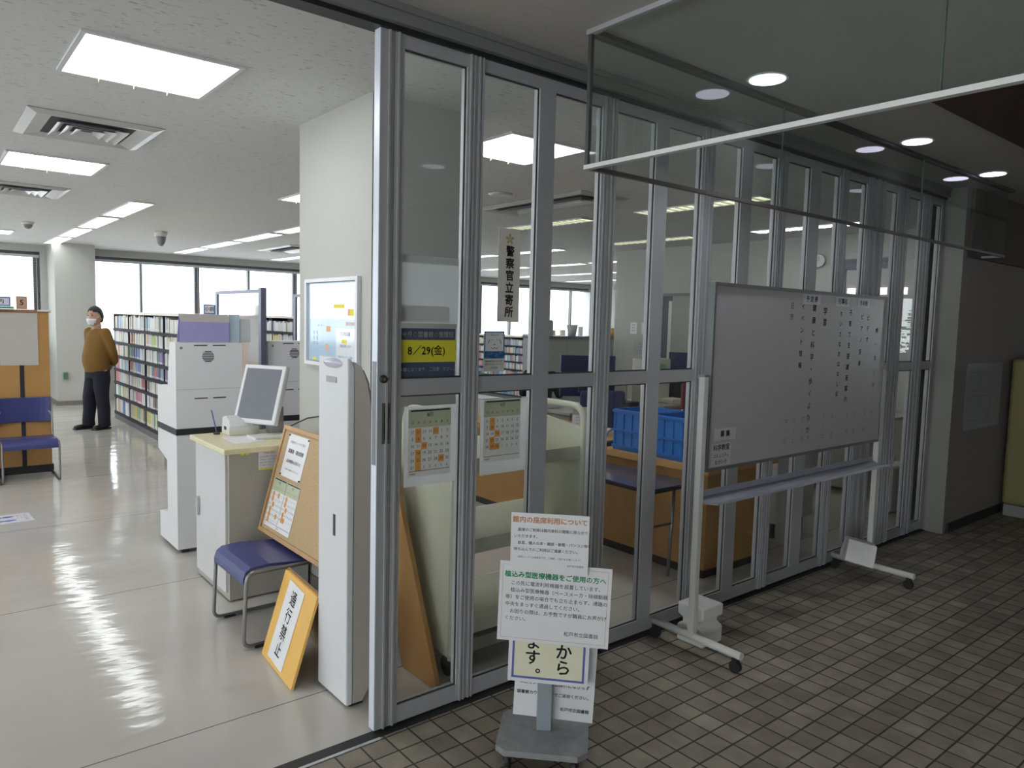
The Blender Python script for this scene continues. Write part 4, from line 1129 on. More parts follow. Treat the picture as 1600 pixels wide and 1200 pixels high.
# ================================================================== LEFT: WOODEN SHELF END
t = thing('wooden_shelf_end', 'tall orange wooden shelf end with a dark centre strip and a blank poster', 'shelf end', (.35, 8.49, 0))
MB().box(0, .0, .075, .713, .5, 1.575).build('side_panel', WOOD_O, t)
MB().box(-.01, -.012, 1.575, .73, .51, 1.60).build('top_cap', mat('red_brown_cap', (.35, .17, .10), .5), t)
MB().box(0, -.006, 0, .725, .5, .075).build('black_plinth', BLACK, t)
MB().box(.464, -.004, .075, .50, 0, 1.5).build('dark_strip', DARKMETAL, t)
MB().box(.62, -.02, 1.583, .735, -.012, 1.60).build('white_tape', WHITE, t)
sheet('blank_poster', 'large blank grey paper on the wooden shelf end', 'poster', (.815, 8.4835, 1.315), X, Z, .31, .505, mat('grey_paper', (.52, .50, .46), .8))
tag(MB().box(.40, 8.43, 1.601, .78, 8.60, 1.625).build('green_cloth', mat('green_cloth', (.14, .32, .16), .9)), 'green strip lying on top of the wooden shelf end', 'cloth strip')
top_sign(.85, 8.52, 1.601, .09, .125, CARD, '5', 'tan card with the number 5 on the wooden shelf end')
top_sign(.66, 8.50, 1.626, .20, .09, mat('violet_frame', (.16, .17, .55), .5), '案内', 'blue framed sign at the left edge on the wooden shelf end')
# floor sticker with footprints
o = MB().box(-.24, -.14, 0, .24, .14, .0012).build('floor_sticker', mat('white_vinyl', (.68, .68, .72), .4))
tag(o, 'white floor sticker with purple footprints on the library floor', 'floor sticker')
o.location = (.45, 6.68, .0005); o.rotation_euler = (0, 0, math.radians(3))
i = Ink(.0018)
def foot(ik, x, y):
    for (cx, cy, rx, ry) in ((x-.035, y, .035, .021), (x+.032, y, .042, .024)):
        n = len(ik.V)
        for q in range(14): ik.V.append((cx+rx*math.cos(q*2*math.pi/14), cy+ry*math.sin(q*2*math.pi/14), ik.z))
        ik.F.append(tuple(range(n, n+14)))
for x in (-.14, .06):
    for y in (-.06, .06): foot(i, x, y)
i.build('footprints', INK_BLUE, o)
i = Ink(.0018); i.text('ここで', .165, .03, .04, 'CENTER', ang=math.pi/2); i.text('お待ちください', .205, 0, .03, 'CENTER', ang=math.pi/2); i.build('printed_text', INK_G, o)

# ================================================================== PERSON
def skin_mesh(name, nodes, m, parent, sub=2, root=0):
    me = bpy.data.meshes.new(name)
    me.from_pydata([n[0] for n in nodes], [(n[2], i_) for i_, n in enumerate(nodes) if n[2] is not None], [])
    o = bpy.data.objects.new(name, me); COL.objects.link(o)
    s = o.modifiers.new('skin', 'SKIN'); s.use_smooth_shade = True; s.branch_smoothing = .6
    for i_, n in enumerate(nodes):
        r = n[1] if isinstance(n[1], tuple) else (n[1], n[1])
        me.skin_vertices[0].data[i_].radius = r
        me.skin_vertices[0].data[i_].use_root = (i_ == root)
    ss = o.modifiers.new('s', 'SUBSURF'); ss.levels = sub; ss.render_levels = sub
    dg = bpy.context.evaluated_depsgraph_get(); dg.update()
    nm = bpy.data.meshes.new_from_object(o.evaluated_get(dg))
    bpy.data.objects.remove(o)
    nm.materials.clear(); nm.materials.append(m)
    for p in nm.polygons: p.use_smooth = True
    o = bpy.data.objects.new(name, nm); COL.objects.link(o); o.parent = parent
    return o
def capsule(b, p0, p1, r0, r1, n=14):
    p0 = Vector(p0); p1 = Vector(p1); b.cyl(p0, p1, r0, r1, n)
    b.ball(p0, r0, r0, r0, n, 8); b.ball(p1, r1, r1, r1, n, 8)
def limb(b, pts):
    for (a, ra), (c, rc) in zip(pts[:-1], pts[1:]): capsule(b, a, c, ra, rc)
def rings(b, rs, n=24):
    prev = None
    for (cx, cy, cz, rx, ry) in rs:
        cur = [b.b.verts.new((cx+rx*math.cos(2*math.pi*k/n), cy+ry*math.sin(2*math.pi*k/n), cz)) for k in range(n)]
        if prev:
            for k in range(n): b.b.faces.new([prev[k], prev[(k+1) % n], cur[(k+1) % n], cur[k]])
        else: b.b.faces.new(list(reversed(cur)))
        prev = cur
    b.b.faces.new(prev)
def blend(b, name, m, parent, vox=.012, it=6):
    o = b.build(name, m, None)
    r = o.modifiers.new('r', 'REMESH'); r.mode = 'VOXEL'; r.voxel_size = vox
    q = o.modifiers.new('s', 'SMOOTH'); q.iterations = it; q.factor = .6
    dg = bpy.context.evaluated_depsgraph_get(); dg.update()
    nm = bpy.data.meshes.new_from_object(o.evaluated_get(dg)); bpy.data.objects.remove(o)
    nm.materials.clear(); nm.materials.append(m)
    for p in nm.polygons: p.use_smooth = True
    o = bpy.data.objects.new(name, nm); COL.objects.link(o); o.parent = parent
    return o
def head_parts(parent, body_parent, c, turn, hairm=HAIR, mask=True, s=1.0):
    M = Matrix.Translation(c) @ Matrix.Rotation(turn, 4, 'Z') @ Matrix.Scale(s, 4)
    # skull with face: sculpt a sphere; face looks to -Y
    t = bmesh.new(); bmesh.ops.create_uvsphere(t, u_segments=28, v_segments=20, radius=1)
    for v in t.verts:
        x, y, z = v.co
        sx = .074*(1-.22*max(0, -z)**1.3); sy = .094
        p = Vector((x*sx, y*sy, z*.118))
        if z < -.2: p.y -= .012*min(1, (-z-.2)*2)      # jaw forward
        if y < -.75 and abs(x) < .25 and -.35 < z < .05: p.y -= .020*(1-abs(x)/.25)*(1-abs(z+.15)/.22 if abs(z+.15) < .22 else 0)   # nose
        if y < -.6 and .05 < z < .25 and .15 < abs(x) < .55: p.y += .006      # eye sockets
        if y < -.5 and .25 < z < .35: p.y -= .003
        v.co = p
    for f in t.faces: f.smooth = True
    b = MB(); b.merge(t, M)
    b.ball((-.075, .008, -.005), .010, .018, .030, 10, 8, M); b.ball((.075, .008, -.005), .010, .018, .030, 10, 8, M)
    b.cyl(M @ Vector((0, .012, -.16)), M @ Vector((0, .015, -.06)), .052, .050, 16, False)
    h = b.build('head', SKIN, parent)
    b = MB()
    for sx_ in (-1, 1):
        b.ball((sx_*.029, -.084, .018), .011, .006, .005, 10, 8, M)
        b.box(sx_*.029-.016, -.094, .033, sx_*.029+.016, -.085, .038, M)
    b.build('eyes_and_brows', mat('dark_eye', (.02, .015, .012), .3), h)
    b = MB(); b.ball((0, -.090, -.056), .024, .006, .006, 12, 8, M); b.build('mouth', mat('lip', (.36, .14, .12), .5), h)
    t = bmesh.new(); bmesh.ops.create_uvsphere(t, u_segments=30, v_segments=20, radius=1)
    kill = []
    for v in t.verts:
        x, y, z = v.co
        lim = .46+.10*math.sin(x*9) if y < -.45 else (.18 if y < -.2 else (-.22 if y < .25 else -.66))
        p = Vector((x*.088, y*.108+.008, z*.132+.010)); nzv = math.sin(x*13+y*9)*math.cos(z*11+x*5)+.6*math.sin(x*31+z*23)*math.sin(y*27)
        p *= 1+.028*nzv
        v.co = p
        if z < lim: kill.append(v)
    bmesh.ops.delete(t, geom=kill, context='VERTS')
    for f in t.faces: f.smooth = True
    b = MB(); b.merge(t, M); hr = b.build('hair', hairm, h)
    so = hr.modifiers.new('t', 'SOLIDIFY'); so.thickness = .012; so.offset = -1
    if mask:
        t = bmesh.new(); bmesh.ops.create_uvsphere(t, u_segments=28, v_segments=20, radius=1)
        kill = []
        for v in t.verts:
            x, y, z = v.co
            p = Vector((x*.073*(1-.15*max(0, -z)), y*.106-.006, z*.125))
            if z < -.2: p.y -= .010
            if abs(x) < .3 and -.3 < z < .1: p.y -= .010
            v.co = p
            if y > -.35 or z > -.02 or z < -.86: kill.append(v)
        bmesh.ops.delete(t, geom=kill, context='VERTS')
        for f in t.faces: f.smooth = True
        b = MB(); b.merge(t, M)
        q = b.build('face_mask', MASK, h); so = q.modifiers.new('t', 'SOLIDIFY'); so.thickness = .003
        b = MB()
        for s_ in (-1, 1): b.tube([M @ Vector((s_*.062, -.06, -.01)), M @ Vector((s_*.078, -.01, .012)), M @ Vector((s_*.080, .012, .0))], .0018, 6)
        b.build('mask_loop', MASK, q)
    return h
def hand(parent, name, wrist, dirv, palm_n, side, curl=.5, s=1.0):
    d = Vector(dirv).normalized(); n = Vector(palm_n); n = (n-d*n.dot(d)).normalized(); l = d.cross(n)*side
    w0 = Vector(wrist); nodes = [(tuple(w0), (.022*s, .018*s), None), (tuple(w0+d*.045*s), (.030*s, .014*s), 0), (tuple(w0+d*.080*s), (.032*s, .012*s), 1)]
    o = skin_mesh(name, nodes, SKIN, parent, 2, 0)
    for q, (off, ln) in enumerate(((-.028, .060), (-.010, .072), (.010, .068), (.028, .052))):
        a = w0+d*.078*s+l*off*s; pts = []
        p = a.copy(); dd = d.copy(); ns = [(tuple(p-d*.012*s), .0088*s, None)]
        for k in range(3):
            p = p+dd*ln*s*(.42, .32, .26)[k]; ns.append((tuple(p), (.0085, .0078, .0068)[k]*s, k))
            dd = (dd*math.cos(curl)+n*math.sin(curl)).normalized()
        skin_mesh('finger', ns, SKIN, o, 1, 0)
    p = w0+d*.03*s-l*.026*s; dd = (d*.75-l*.65+n*.2).normalized(); ns = [(tuple(p), .011*s, None)]
    for k in range(2): p = p+dd*.032*s; ns.append((tuple(p), .0092*s, k)); dd = (dd+d*.3+n*.2).normalized()
    skin_mesh('thumb', ns, SKIN, o, 1, 0)
    return o
P = thing('person', 'standing person in a mustard brown sweater, navy trousers and white mask', 'person', (1.965, 11.3, 0), math.radians(-62))
# body (one continuous surface, mostly under the clothes)
ARMS = []
for sg, dz in ((1, 0), (-1, -.015)):
    ARMS.append([((sg*.150, .015, 1.315), .050), ((sg*.200, .045, 1.17), .043), ((sg*.215, .080, 1.03), .038), ((sg*.155, .150, .93+dz), .032), ((sg*.088, .175, .885+dz), .024)])
b = MB()
rings(b, [(0, .0, .78, .13, .11), (0, .0, .90, .14, .12), (0, -.02, 1.0, .14, .125), (0, 0, 1.18, .14, .10), (0, .01, 1.32, .12, .075), (0, .01, 1.36, .06, .055), (0, 0, 1.46, .05, .052)])
for a in ARMS: limb(b, [(p, r*.8) for p, r in a])
for sg, fx, fy in ((1, .10, .01), (-1, -.115, -.06)): limb(b, [((sg*.08, 0, .82), .085), ((sg*.095, fy*.5-.01, .46), .055), ((fx, fy+.01, .09), .038)])
blend(b, 'body', SKIN, P)
b = MB()
rings(b, [(0, .0, .765, .148, .128), (0, -.004, .80, .162, .140), (0, -.018, .90, .172, .158), (0, -.022, 1.0, .172, .158), (0, -.012, 1.10, .166, .138), (0, .0, 1.20, .166, .122), (0, .008, 1.29, .150, .098), (0, .012, 1.335, .110, .078), (0, .008, 1.37, .068, .062)])
for a in ARMS: limb(b, [(p, r*1.32+.004) for p, r in a])
blend(b, 'sweater', SWEATER, P)
b = MB()
rings(b, [(0, .0, .70, .150, .118), (0, .0, .78, .164, .135), (0, .0, .86, .156, .130), (0, .0, .91, .140, .12)])
for sg, fx, fy in ((1, .10, .01), (-1, -.115, -.06)):
    rings(b, [(fx, fy+.005, .035, .068, .086), (fx, fy, .12, .067, .082), (sg*.100, fy*.8, .28, .073, .084), (sg*.096, fy*.6-.015, .44, .078, .088), (sg*.088, fy*.2-.012, .56, .088, .100), (sg*.082, .003, .68, .095, .110), (sg*.072, .0, .82, .085, .115)])
blend(b, 'trousers', TROUSER, P, .011, 4)
for x, y, r in ((.10, -.035, .12), (-.12, -.125, -.2)):
    M = Matrix.Translation((x, y, 0)) @ Matrix.Rotation(r, 4, 'Z')
    b = MB(); b.rbox(-.045, -.13, .001, .045, .13, .022, .008, M); b.ball((0, -.05, .035), .043, .085, .035, 16, 10, M); b.ball((0, .075, .045), .040, .058, .045, 16, 10, M)
    b.build('shoe', SHOE, P)
head_parts(P, P, Vector((0, -.020, 1.520)), math.radians(16), s=1.08)
b = MB(); b.tube([(.052*math.cos(a), .005+.052*math.sin(a), 1.405+.012*math.sin(a)) for a in [k*2*math.pi/16 for k in range(17)]], .011, 8); b.build('collar', mat('pale_collar', (.50, .42, .36), .9), P)
hand(P, 'hand', (.085, .175, .885), (-.9, .1, -.4), (0, -1, 0), 1, .5)
hand(P, 'hand', (-.085, .175, .87), (.9, .15, -.35), (0, -1, 0), -1, .5)

# ================================================================== BOOK TROLLEY BEHIND THE GLASS
t = thing('book_trolley', 'cream steel book trolley with sloping shelves behind the glass panels', 'trolley', (1.80, 2.60, 0))
for x in (0, .78):
    b = MB(); b.prism([(0, .11), (.40, .11), (.40, 1.13), (0, .95 if False else 1.08)], 'x', x, x+.02)
    o = b.build('end_panel', CREAM, t)
    b = MB(); b.tube(fillet([(x+.01, -.012, .10), (x+.01, -.012, 1.19), (x+.01, .40, 1.19), (x+.01, .40, .10)], .09, 6), .016, 10); b.build('rounded_edge_tube', mat('cream_tube', (.68, .68, .56), .4), o)
def tray(z, nm='shelf'):
    b = MB()
    b.prism([(0, z+.06), (.012, z+.06), (.012, z+.012), (.20, z-.02), (.385, z+.085), (.397, z+.085), (.21, z-.036), (0, z-.004)], 'x', .02, .78)
    return b.build(nm, CREAM, t)
for z in (.93, .56, .19): tray(z)
MB().box(.02, .02, .09, .78, .37, .15).build('base_frame', mat('trolley_base', (.30, .30, .26), .5), t)
for x in (.04, .74):
    for y in (.05, .34):
        c_ = MB(); c_.cyl((x-.012, y, .045), (x+.012, y, .045), .045, n=18); c_.box(x-.016, y-.012, .05, x+.016, y+.012, .09); c_.build('caster', BLACK, t)

# ================================================================== SERVICE COUNTER AND OFFICE
t = thing('service_counter', 'long orange wooden service counter with a light edge behind the glass', 'counter', (3.80, 2.70, 0))
MB().box(.04, .03, .06, .75, 3.3, .68).build('wooden_front', WOOD_O, t)
MB().box(0, 0, .68, .80, 3.35, .72).build('counter_top', mat('honey_top', (.62, .36, .14), .4, var=.1), t)
MB().box(.06, .05, 0, .73, 3.28, .06).build('plinth', BLACK, t)
MB().box(.034, 1.2, .07, .04, 1.22, .68).build('panel_joint', BLACK, t)
t = thing('folding_table', 'low folding table with a dark blue top against the wooden counter', 'table', (3.36, 2.78, 0))
MB().rbox(0, 0, .60, .42, 1.2, .63, .004).build('table_top', mat('dark_blue_laminate', (.07, .08, .13), .2), t)
MB().box(-.003, -.003, .603, .423, 1.203, .622).build('edge_band', BLACK, t)
for y in (.12, 1.08):
    MB().tube([(.05, y, .60), (.08, y, 0.01), ], .011, 8).build('leg', STEEL, t); MB().tube([(.37, y, .60), (.34, y, .01)], .011, 8).build('leg', STEEL, t)
    MB().tube([(.06, y, .35), (.36, y, .35)], .008, 8).build('brace', STEEL, t)
def crate(loc, lab):
    t = thing('plastic_crate', lab, 'crate', loc, group='blue crates on the counter')
    w_, d_, h_ = .36, .33, .285
    b = MB(); b.box(0, 0, 0, w_, d_, .012); b.box(0, 0, .012, w_, .012, h_); b.box(0, d_-.012, .012, w_, d_, h_); b.box(0, .012, .012, .012, d_-.012, h_); b.box(w_-.012, .012, .012, w_, d_-.012, h_)
    b.build('crate_body', CRATE, t)
    b = MB()
    for z in (.02, .13, h_-.022): b.box(-.008, -.008, z, w_+.008, 0, z+.016); b.box(-.008, 0, z, 0, d_+.008, z+.016)
    for q in range(5): b.box(-.006, q*d_/4.3, .03, 0, q*d_/4.3+.008, h_-.03); b.box(q*w_/4.2, -.006, .03, q*w_/4.2+.008, 0, h_-.03)
    for q in (0, w_-.012): b.box(q-.004, -.008, h_-.01, q+.02, 0, h_+.012)
    b.build('ribs', mat('crate_rib', (.03, .17, .55), .4), t)
    b = MB(); b.box(.012, .02, .25, .02, d_-.02, .27); b.build('inner_lip', CRATE, t)
    return t
crate((3.845, 2.86, .722), 'nearer blue plastic crate at the end of the wooden counter')
crate((3.845, 3.215, .722), 'farther blue plastic crate beside the other on the wooden counter')
# things on the counter
t = thing('desk_calendar', 'white desk calendar sheet standing on the wooden counter', 'calendar', (3.96, 3.92, .72))
b = MB(); b.box(-.11, -.003, 0, .11, 0, .24, Matrix.Rotation(math.radians(-35), 4, 'Z') @ Matrix.Rotation(math.radians(-12), 4, 'X')); q = b.build('front_sheet', PAPER, t)
b = MB(); b.box(-.11, .08, 0, .11, .083, .235, Matrix.Rotation(math.radians(-35), 4, 'Z') @ Matrix.Rotation(math.radians(14), 4, 'X')); b.build('rear_sheet', PAPER_W, t)
ik = Ink(.001)
for q_, tx in enumerate(['8月', '9月', '10月']):
    for r_ in range(4): ik.text('%d %d' % (7*r_+q_+1, 7*r_+q_+2), -.07+q_*.07, .19-r_*.022, .014, 'CENTER')
ik.rect(-.10, .095, .10, .098)
o = ik.build('printed_dates', INK, q); o.matrix_local = Matrix.Rotation(math.radians(-35), 4, 'Z') @ Matrix.Rotation(math.radians(-12), 4, 'X') @ frame_matrix((0, -.0035, 0), X, Z)
t = thing('desk_fan_stapler', 'chrome handled hole punch on the wooden counter', 'hole punch', (3.93, 3.66, .72))
MB().rbox(-.08, -.03, 0, .08, .03, .03, .006).build('base', BLACK, t); MB().tube([(-.07, 0, .03), (-.02, 0, .10), (.05, 0, .12), (.09, 0, .08)], .009, 8).build('handle', CHROME, t)
t.name = 'hole_punch'
tag(MB().box(-.11, -.15, 0, .11, .15, .012).build('yellow_folder', SIGN_YELLOW, loc=(4.25, 4.45, .722)), 'yellow folder lying on the wooden counter', 'folder')
tag(MB().box(-.10, -.14, 0, .10, .14, .03).build('paper_stack', PAPER_W, loc=(4.3, 4.1, .722)), 'stack of papers on the wooden counter behind the calendar', 'papers')
tag(MB().rbox(-.06, -.05, 0, .06, .05, .16, .006).build('black_tray', DARKMETAL, loc=(4.35, 3.72, .722)), 'black pen box on the counter behind the crates', 'pen box')
b = MB(); b.rbox(-.14, -.10, 0, .14, .10, .22, .02); tag(b.build('grey_basket', mat('green_grey_plastic', (.25, .27, .22), .6), loc=(4.42, 3.15, .722)), 'grey green basket on the counter behind the blue crates', 'basket')
# desks
def desk(x, y, w_, d_, lab, z=.72):
    t = thing('office_desk', lab, 'desk', (x, y, 0), group='grey office desks')
    MB().rbox(0, 0, z-.03, w_, d_, z, .005).build('desk_top', mat('desk_grey', (.48, .48, .46), .5), t)
    MB().box(.02, .02, .04, .40, d_-.02, z-.03).build('drawer_unit', DESKGREY, t)
    for q in (0, 1, 2): MB().box(.10, .008, .10+q*.19, .32, .02, .11+q*.19).build('drawer_handle', STEEL, t)
    for xx in (w_-.05,):
        for yy in (.04, d_-.06): MB().box(xx, yy, 0, xx+.03, yy+.03, z-.03).build('leg', STEEL, t)
    return t
desk(5.0, 5.2, 1.4, .7, 'office desk with the dark blue monitors, behind the trolley')
desk(6.45, 5.2, 1.4, .7, 'office desk with the white and green box')
desk(5.3, 3.6, 1.3, .7, 'office desk nearest the glass behind the whiteboard')
desk(7.1, 3.3, 1.2, .7, 'office desk near the office wall at right')
desk(3.9, 6.6, 1.4, .7, 'office desk behind the wooden counter')
def monitor(loc, rz, lab, w_=.50, h_=.31):
    t = thing('desktop_monitor', lab, 'monitor', loc, rz, 'dark desktop monitors')
    MB().rbox(-w_/2, 0, .10, w_/2, .035, .10+h_, .006).build('rear_housing', mat('navy_housing', (.035, .05, .13), .4), t)
    MB().box(-w_/2+.012, .035, .112, w_/2-.012, .037, .10+h_-.012).build('screen', SCREEN_D, t)
    MB().rbox(-.09, -.04, .13, .09, 0, .28, .01).build('rear_bulge', mat('navy_housing', (.035, .05, .13), .4), t)
    MB().box(-.02, -.01, .01, .02, .02, .2).build('neck', BLACK, t); MB().cyl((0, .01, 0), (0, .01, .012), .10, n=24).build('base', BLACK, t)
    return t
monitor((5.36, 5.32, .82), math.radians(-30), 'dark blue monitor back at the centre of the office')
for o in [q for q in bpy.data.objects if q.name.startswith('desktop_monitor')]: o.location.z = .722
m_ = [q for q in bpy.data.objects if q.name.startswith('desktop_monitor') and q.parent is None][0]
m_.scale = (1.15, 1, 1.35)
copy_tree(m_, (4.45, 6.75, .722), math.radians(-10), 'dark monitor behind the assistance dog sticker')
copy_tree(m_, (7.45, 5.6, .722), math.radians(-45), 'dark monitor near the office doorway')
copy_tree(m_, (7.75, 5.25, .722), math.radians(-70), 'dark monitor in front of the office doorway')
copy_tree(m_, (5.8, 3.75, .722), math.radians(-30), 'dark monitor behind the whiteboard')
# box with green print, carry bag
t = thing('handled_box', 'white box with green print and a black handle on the office desk', 'box', (6.62, 5.55, .722))
b = MB(); b.rbox(-.2, -.12, 0, .2, .12, .50, .02); b.build('box_body', mat('ivory_card', (.62, .62, .55), .6), t)
MB().box(-.14, -.122, .36, .12, -.12, .44).build('green_print', mat('soft_green', (.30, .52, .30), .6), t)
MB().tube([(-.15, 0, .50), (-.12, 0, .62), (0, 0, .67), (.12, 0, .62), (.15, 0, .50)], .006, 8).build('handle', BLACK, t)
for (x, y, s, m, nm, lab, cat) in [(5.9, 5.5, (.14, .10, .35), WHITE2, 'paper_tray', 'white letter tray standing on the central office desk', 'tray'), (7.0, 5.5, (.10, .15, .30), BLACK, 'file_holder', 'black file holder leaning on the desk by the green printed box', 'file holder'),
                                   (6.1, 3.9, (.15, .12, .24), WHITE2, 'paper_tray', 'white letter tray on the desk behind the whiteboard', 'tray'), (5.0, 6.9, (.16, .1, .28), mat('sea_green', (.25, .45, .42), .5), 'storage_bin', 'sea green bin near the dog sticker', 'bin')]:
    b = MB(); b.rbox(-s[0], -s[1], 0, s[0], s[1], s[2], .01); b.rbox(-s[0]*.8, -s[1]*.8, s[2]*.98, s[0]*.8, s[1]*.8, s[2]*1.08, .004)
    tag(b.build(nm, m, loc=(x, y, .722)), lab, cat)
# clutter of the office desks
PALEG = mat('pale_grey_plastic', (.55, .56, .57), .5)
for (nm, x, y, z, sx_, sy_, sz_, m, lab, cat) in [
    ('paper_stack', 5.14, 5.72, .722, .11, .15, .07, PAPER, 'stack of white papers at the left end of the central office desk', 'papers'),
    ('telephone', 5.93, 5.29, .722, .09, .10, .06, BLACK, 'black telephone beside the central blue monitor', 'telephone'),
    ('file_box', 6.25, 5.75, .722, .05, .13, .30, mat('pink_file', (.55, .35, .32), .6), 'pink file box at the back of the central desk', 'file box'),
    ('file_box', 6.12, 5.75, .722, .05, .13, .30, PALEG, 'pale grey file box beside the pink file box', 'file box'),
    ('file_box', 6.00, 5.75, .722, .05, .13, .28, mat('navy_housing', (.035, .05, .13), .4), 'navy file box beside the pale grey file box', 'file box'),
    ('paper_stack', 6.75, 5.33, .722, .12, .10, .05, PAPER_W, 'stack of cream papers before the green printed box', 'papers'),
    ('binder', 7.10, 5.78, .722, .04, .14, .32, mat('green_grey_plastic', (.25, .27, .22), .6), 'grey green binder standing near the office doorway', 'binder'),
    ('paper_stack', 4.15, 6.85, .722, .12, .15, .10, PAPER, 'stack of papers on the desk behind the wooden counter', 'papers'),
    ('storage_bin', 4.20, 5.60, .722, .13, .20, .16, PALEG, 'pale grey bin on the far part of the wooden counter', 'bin'),
    ('cardboard_box', 4.25, 5.10, .722, .14, .13, .12, mat('cardboard', (.42, .30, .18), .8), 'brown cardboard box on the wooden counter behind the trolley', 'box'),
    ('letter_tray', 4.33, 2.88, .722, .10, .05, .26, PALEG, 'pale letter rack behind the nearer blue crate', 'tray'),
    ('paper_stack', 5.55, 4.05, .722, .12, .15, .12, PAPER, 'stack of papers on the desk behind the whiteboard', 'papers')]:
    b = MB(); b.rbox(-sx_, -sy_, 0, sx_, sy_, sz_*.94, .006); b.rbox(-sx_*.93, -sy_*.93, sz_*.94, sx_*.93, sy_*.93, sz_, .002, Matrix.Rotation(.04, 4, 'Z'))
    tag(b.build(nm, m, loc=(x, y, z)), lab, cat)
t = thing('leaflet_rack', 'white wire rack of leaflets standing on the floor behind the crates', 'rack', (5.0, 3.75, 0))
b = MB()
for x in (0, .24): b.tube([(x, 0, 0), (x, 0, 1.22)], .008, 8)
for k in range(5): b.tube([(0, 0, .3+k*.22), (.24, 0, .3+k*.22)], .006, 8)
b.tube([(0, 0, .02), (.0, .2, .02), (.24, .2, .02), (.24, 0, .02)], .008, 8)
b.build('wire_frame', WHITE, t)
for k in range(4):
    for h in range(2): MB().box(.01+h*.12, -.02, .32+k*.22, .115+h*.12, -.005, .49+k*.22).build('leaflet', [PAPER, mat('pink_leaflet', (.62, .48, .46), .6), mat('pale_blue_leaflet', (.48, .56, .62), .6)][(k+h) % 3], t)
# low cabinets at the back of the office with things on top
t = thing('low_cabinet', 'grey double door cabinet under the far windows, seen through glass', 'cabinet', (7.2, 8.1, 0))
MB().box(0, 0, 0, 2.9, .45, 1.36).build('body', mat('cabinet_grey', (.40, .41, .42), .5), t); MB().box(-.01, -.01, 1.36, 2.91, .46, 1.40).build('top', mat('cabinet_top', (.22, .22, .25), .4), t)
for q in range(6):
    d_ = MB().box(.02+q*.48, -.012, .10, .02+q*.48+.455, 0, 1.33).build('door', mat('door_green_grey', (.52, .53, .50), .5), t)
    MB().box(.40+q*.48 if q % 2 == 0 else .05+q*.48, -.02, .75, (.40+q*.48 if q % 2 == 0 else .05+q*.48)+.012, -.012, .85).build('door_handle', STEEL, d_)
def cup(x, y, z, r0, r1, h, m, lab, nm='paper_cup', cat='cup'):
    b = MB(); b.cyl((0, 0, 0), (0, 0, h), r0, r1, 20); b.cyl((0, 0, h), (0, 0, h+.004), r1*1.06, r1*1.06, 20)
    tag(b.build(nm, m, loc=(x, y, z)), lab, cat)
cup(7.98, 8.3, 1.401, .06, .09, .17, mat('pale_cup', (.60, .64, .66), .5), 'wide pale cup on the low cabinet against the far window', 'desk_bin', 'container')
t = thing('figurine', 'small white figurine on the low cabinet', 'figurine', (8.72, 8.3, 1.401))
b = MB(); b.cyl((0, 0, 0), (0, 0, .12), .055, .04, 16); b.ball((0, 0, .16), .042, .042, .045); b.build('figure_body', WHITE, t); b = MB(); b.ball((0, 0, .20), .03, .03, .02); b.build('figure_hat', INK_BLUE, t)
cup(8.92, 8.3, 1.401, .055, .06, .13, mat('orange_jar', (.70, .42, .12), .5), 'orange jar beside the white figurine on the low cabinet', 'jar', 'jar')
for q, (x, h) in enumerate(((7.30, .18), (7.42, .12), (7.52, .22))):
    b = MB(); b.rbox(-.04, -.03, 0, .04, .03, h, .006); b.rbox(-.03, -.025, h, .03, .025, h+.02, .004)
    tag(b.build('carton', [WHITE2, mat('teal_carton', (.22, .40, .42), .6), mat('pale_carton', (.55, .60, .64), .6)][q], loc=(x, 8.3, 1.401)), '%s carton at the left end of the low cabinet' % ['short white', 'small teal', 'tall pale blue'][q], 'carton')
# things on shelf tops behind pane two
for q, (x, m, h, n_) in enumerate(((9.75, WHITE2, .16, 'white'), (9.95, CARD, .14, 'tan'), (10.05, MARK_BLUE, .20, 'blue'), (11.7, mat('pale_carton', (.55, .60, .64), .6), .22, 'pale grey'))):
    b = MB(); b.rbox(-.05, -.03, 0, .05, .03, h, .005); b.rbox(-.06, -.04, 0, .06, .04, .012, .003)
    tag(b.build('display_stand', m, loc=(x, 10.4+q*.5, TOPZ*.82)), '%s display stand on a bookshelf top seen through the second pane' % n_, 'display stand')
# notices on the office wall
def wallsheet(name, lab, y, z, w_, h_, m, cat='notice', txt=None):
    o = sheet(name, lab, cat, (8.497, y, z), -Y, Z, w_, h_, m)
    if txt:
        ik = Ink(); 
        for q in range(3): ik.text(txt, 0, h_*.28-q*h_*.25, h_*.13, 'CENTER')
        ik.build('printed_text', INK_G, o)
for q, (y, z) in enumerate(((7.50, 1.55), (7.28, 1.55), (7.12, 1.55))): wallsheet('wall_notice', '%s of the three small papers on the office wall' % ['leftmost', 'middle', 'rightmost'][q], y, z, .13, .17, PAPER, 'notice', '連絡表')
wallsheet('wall_schedule', 'framed schedule sheet low on the office wall left of the doorway', 7.32, 1.26, .34, .20, mat('grey_sheet', (.42, .42, .44), .6), 'notice', '予定表予定表')
t = thing('wall_clock', 'faint round clock high on the office wall', 'clock', (8.498, 4.60, 2.42))
M = frame_matrix((0, 0, 0), -Y, Z)
b = MB(); b.cyl((0, 0, 0), (-.03, 0, 0), .075, .075, 32); b.build('face', mat('clock_face', (.64, .64, .60), .6), t)
b = MB(); b.tube([(-.03, .078*math.cos(a), .078*math.sin(a)) for a in [k*2*math.pi/24 for k in range(25)]], .004, 6); b.build('rim', STEEL, t)
b = MB(); b.box(-.033, -.002, 0, -.031, .002, .05); b.box(-.033, 0, -.002, -.031, .035, .002); b.build('hands', BLACK, t)
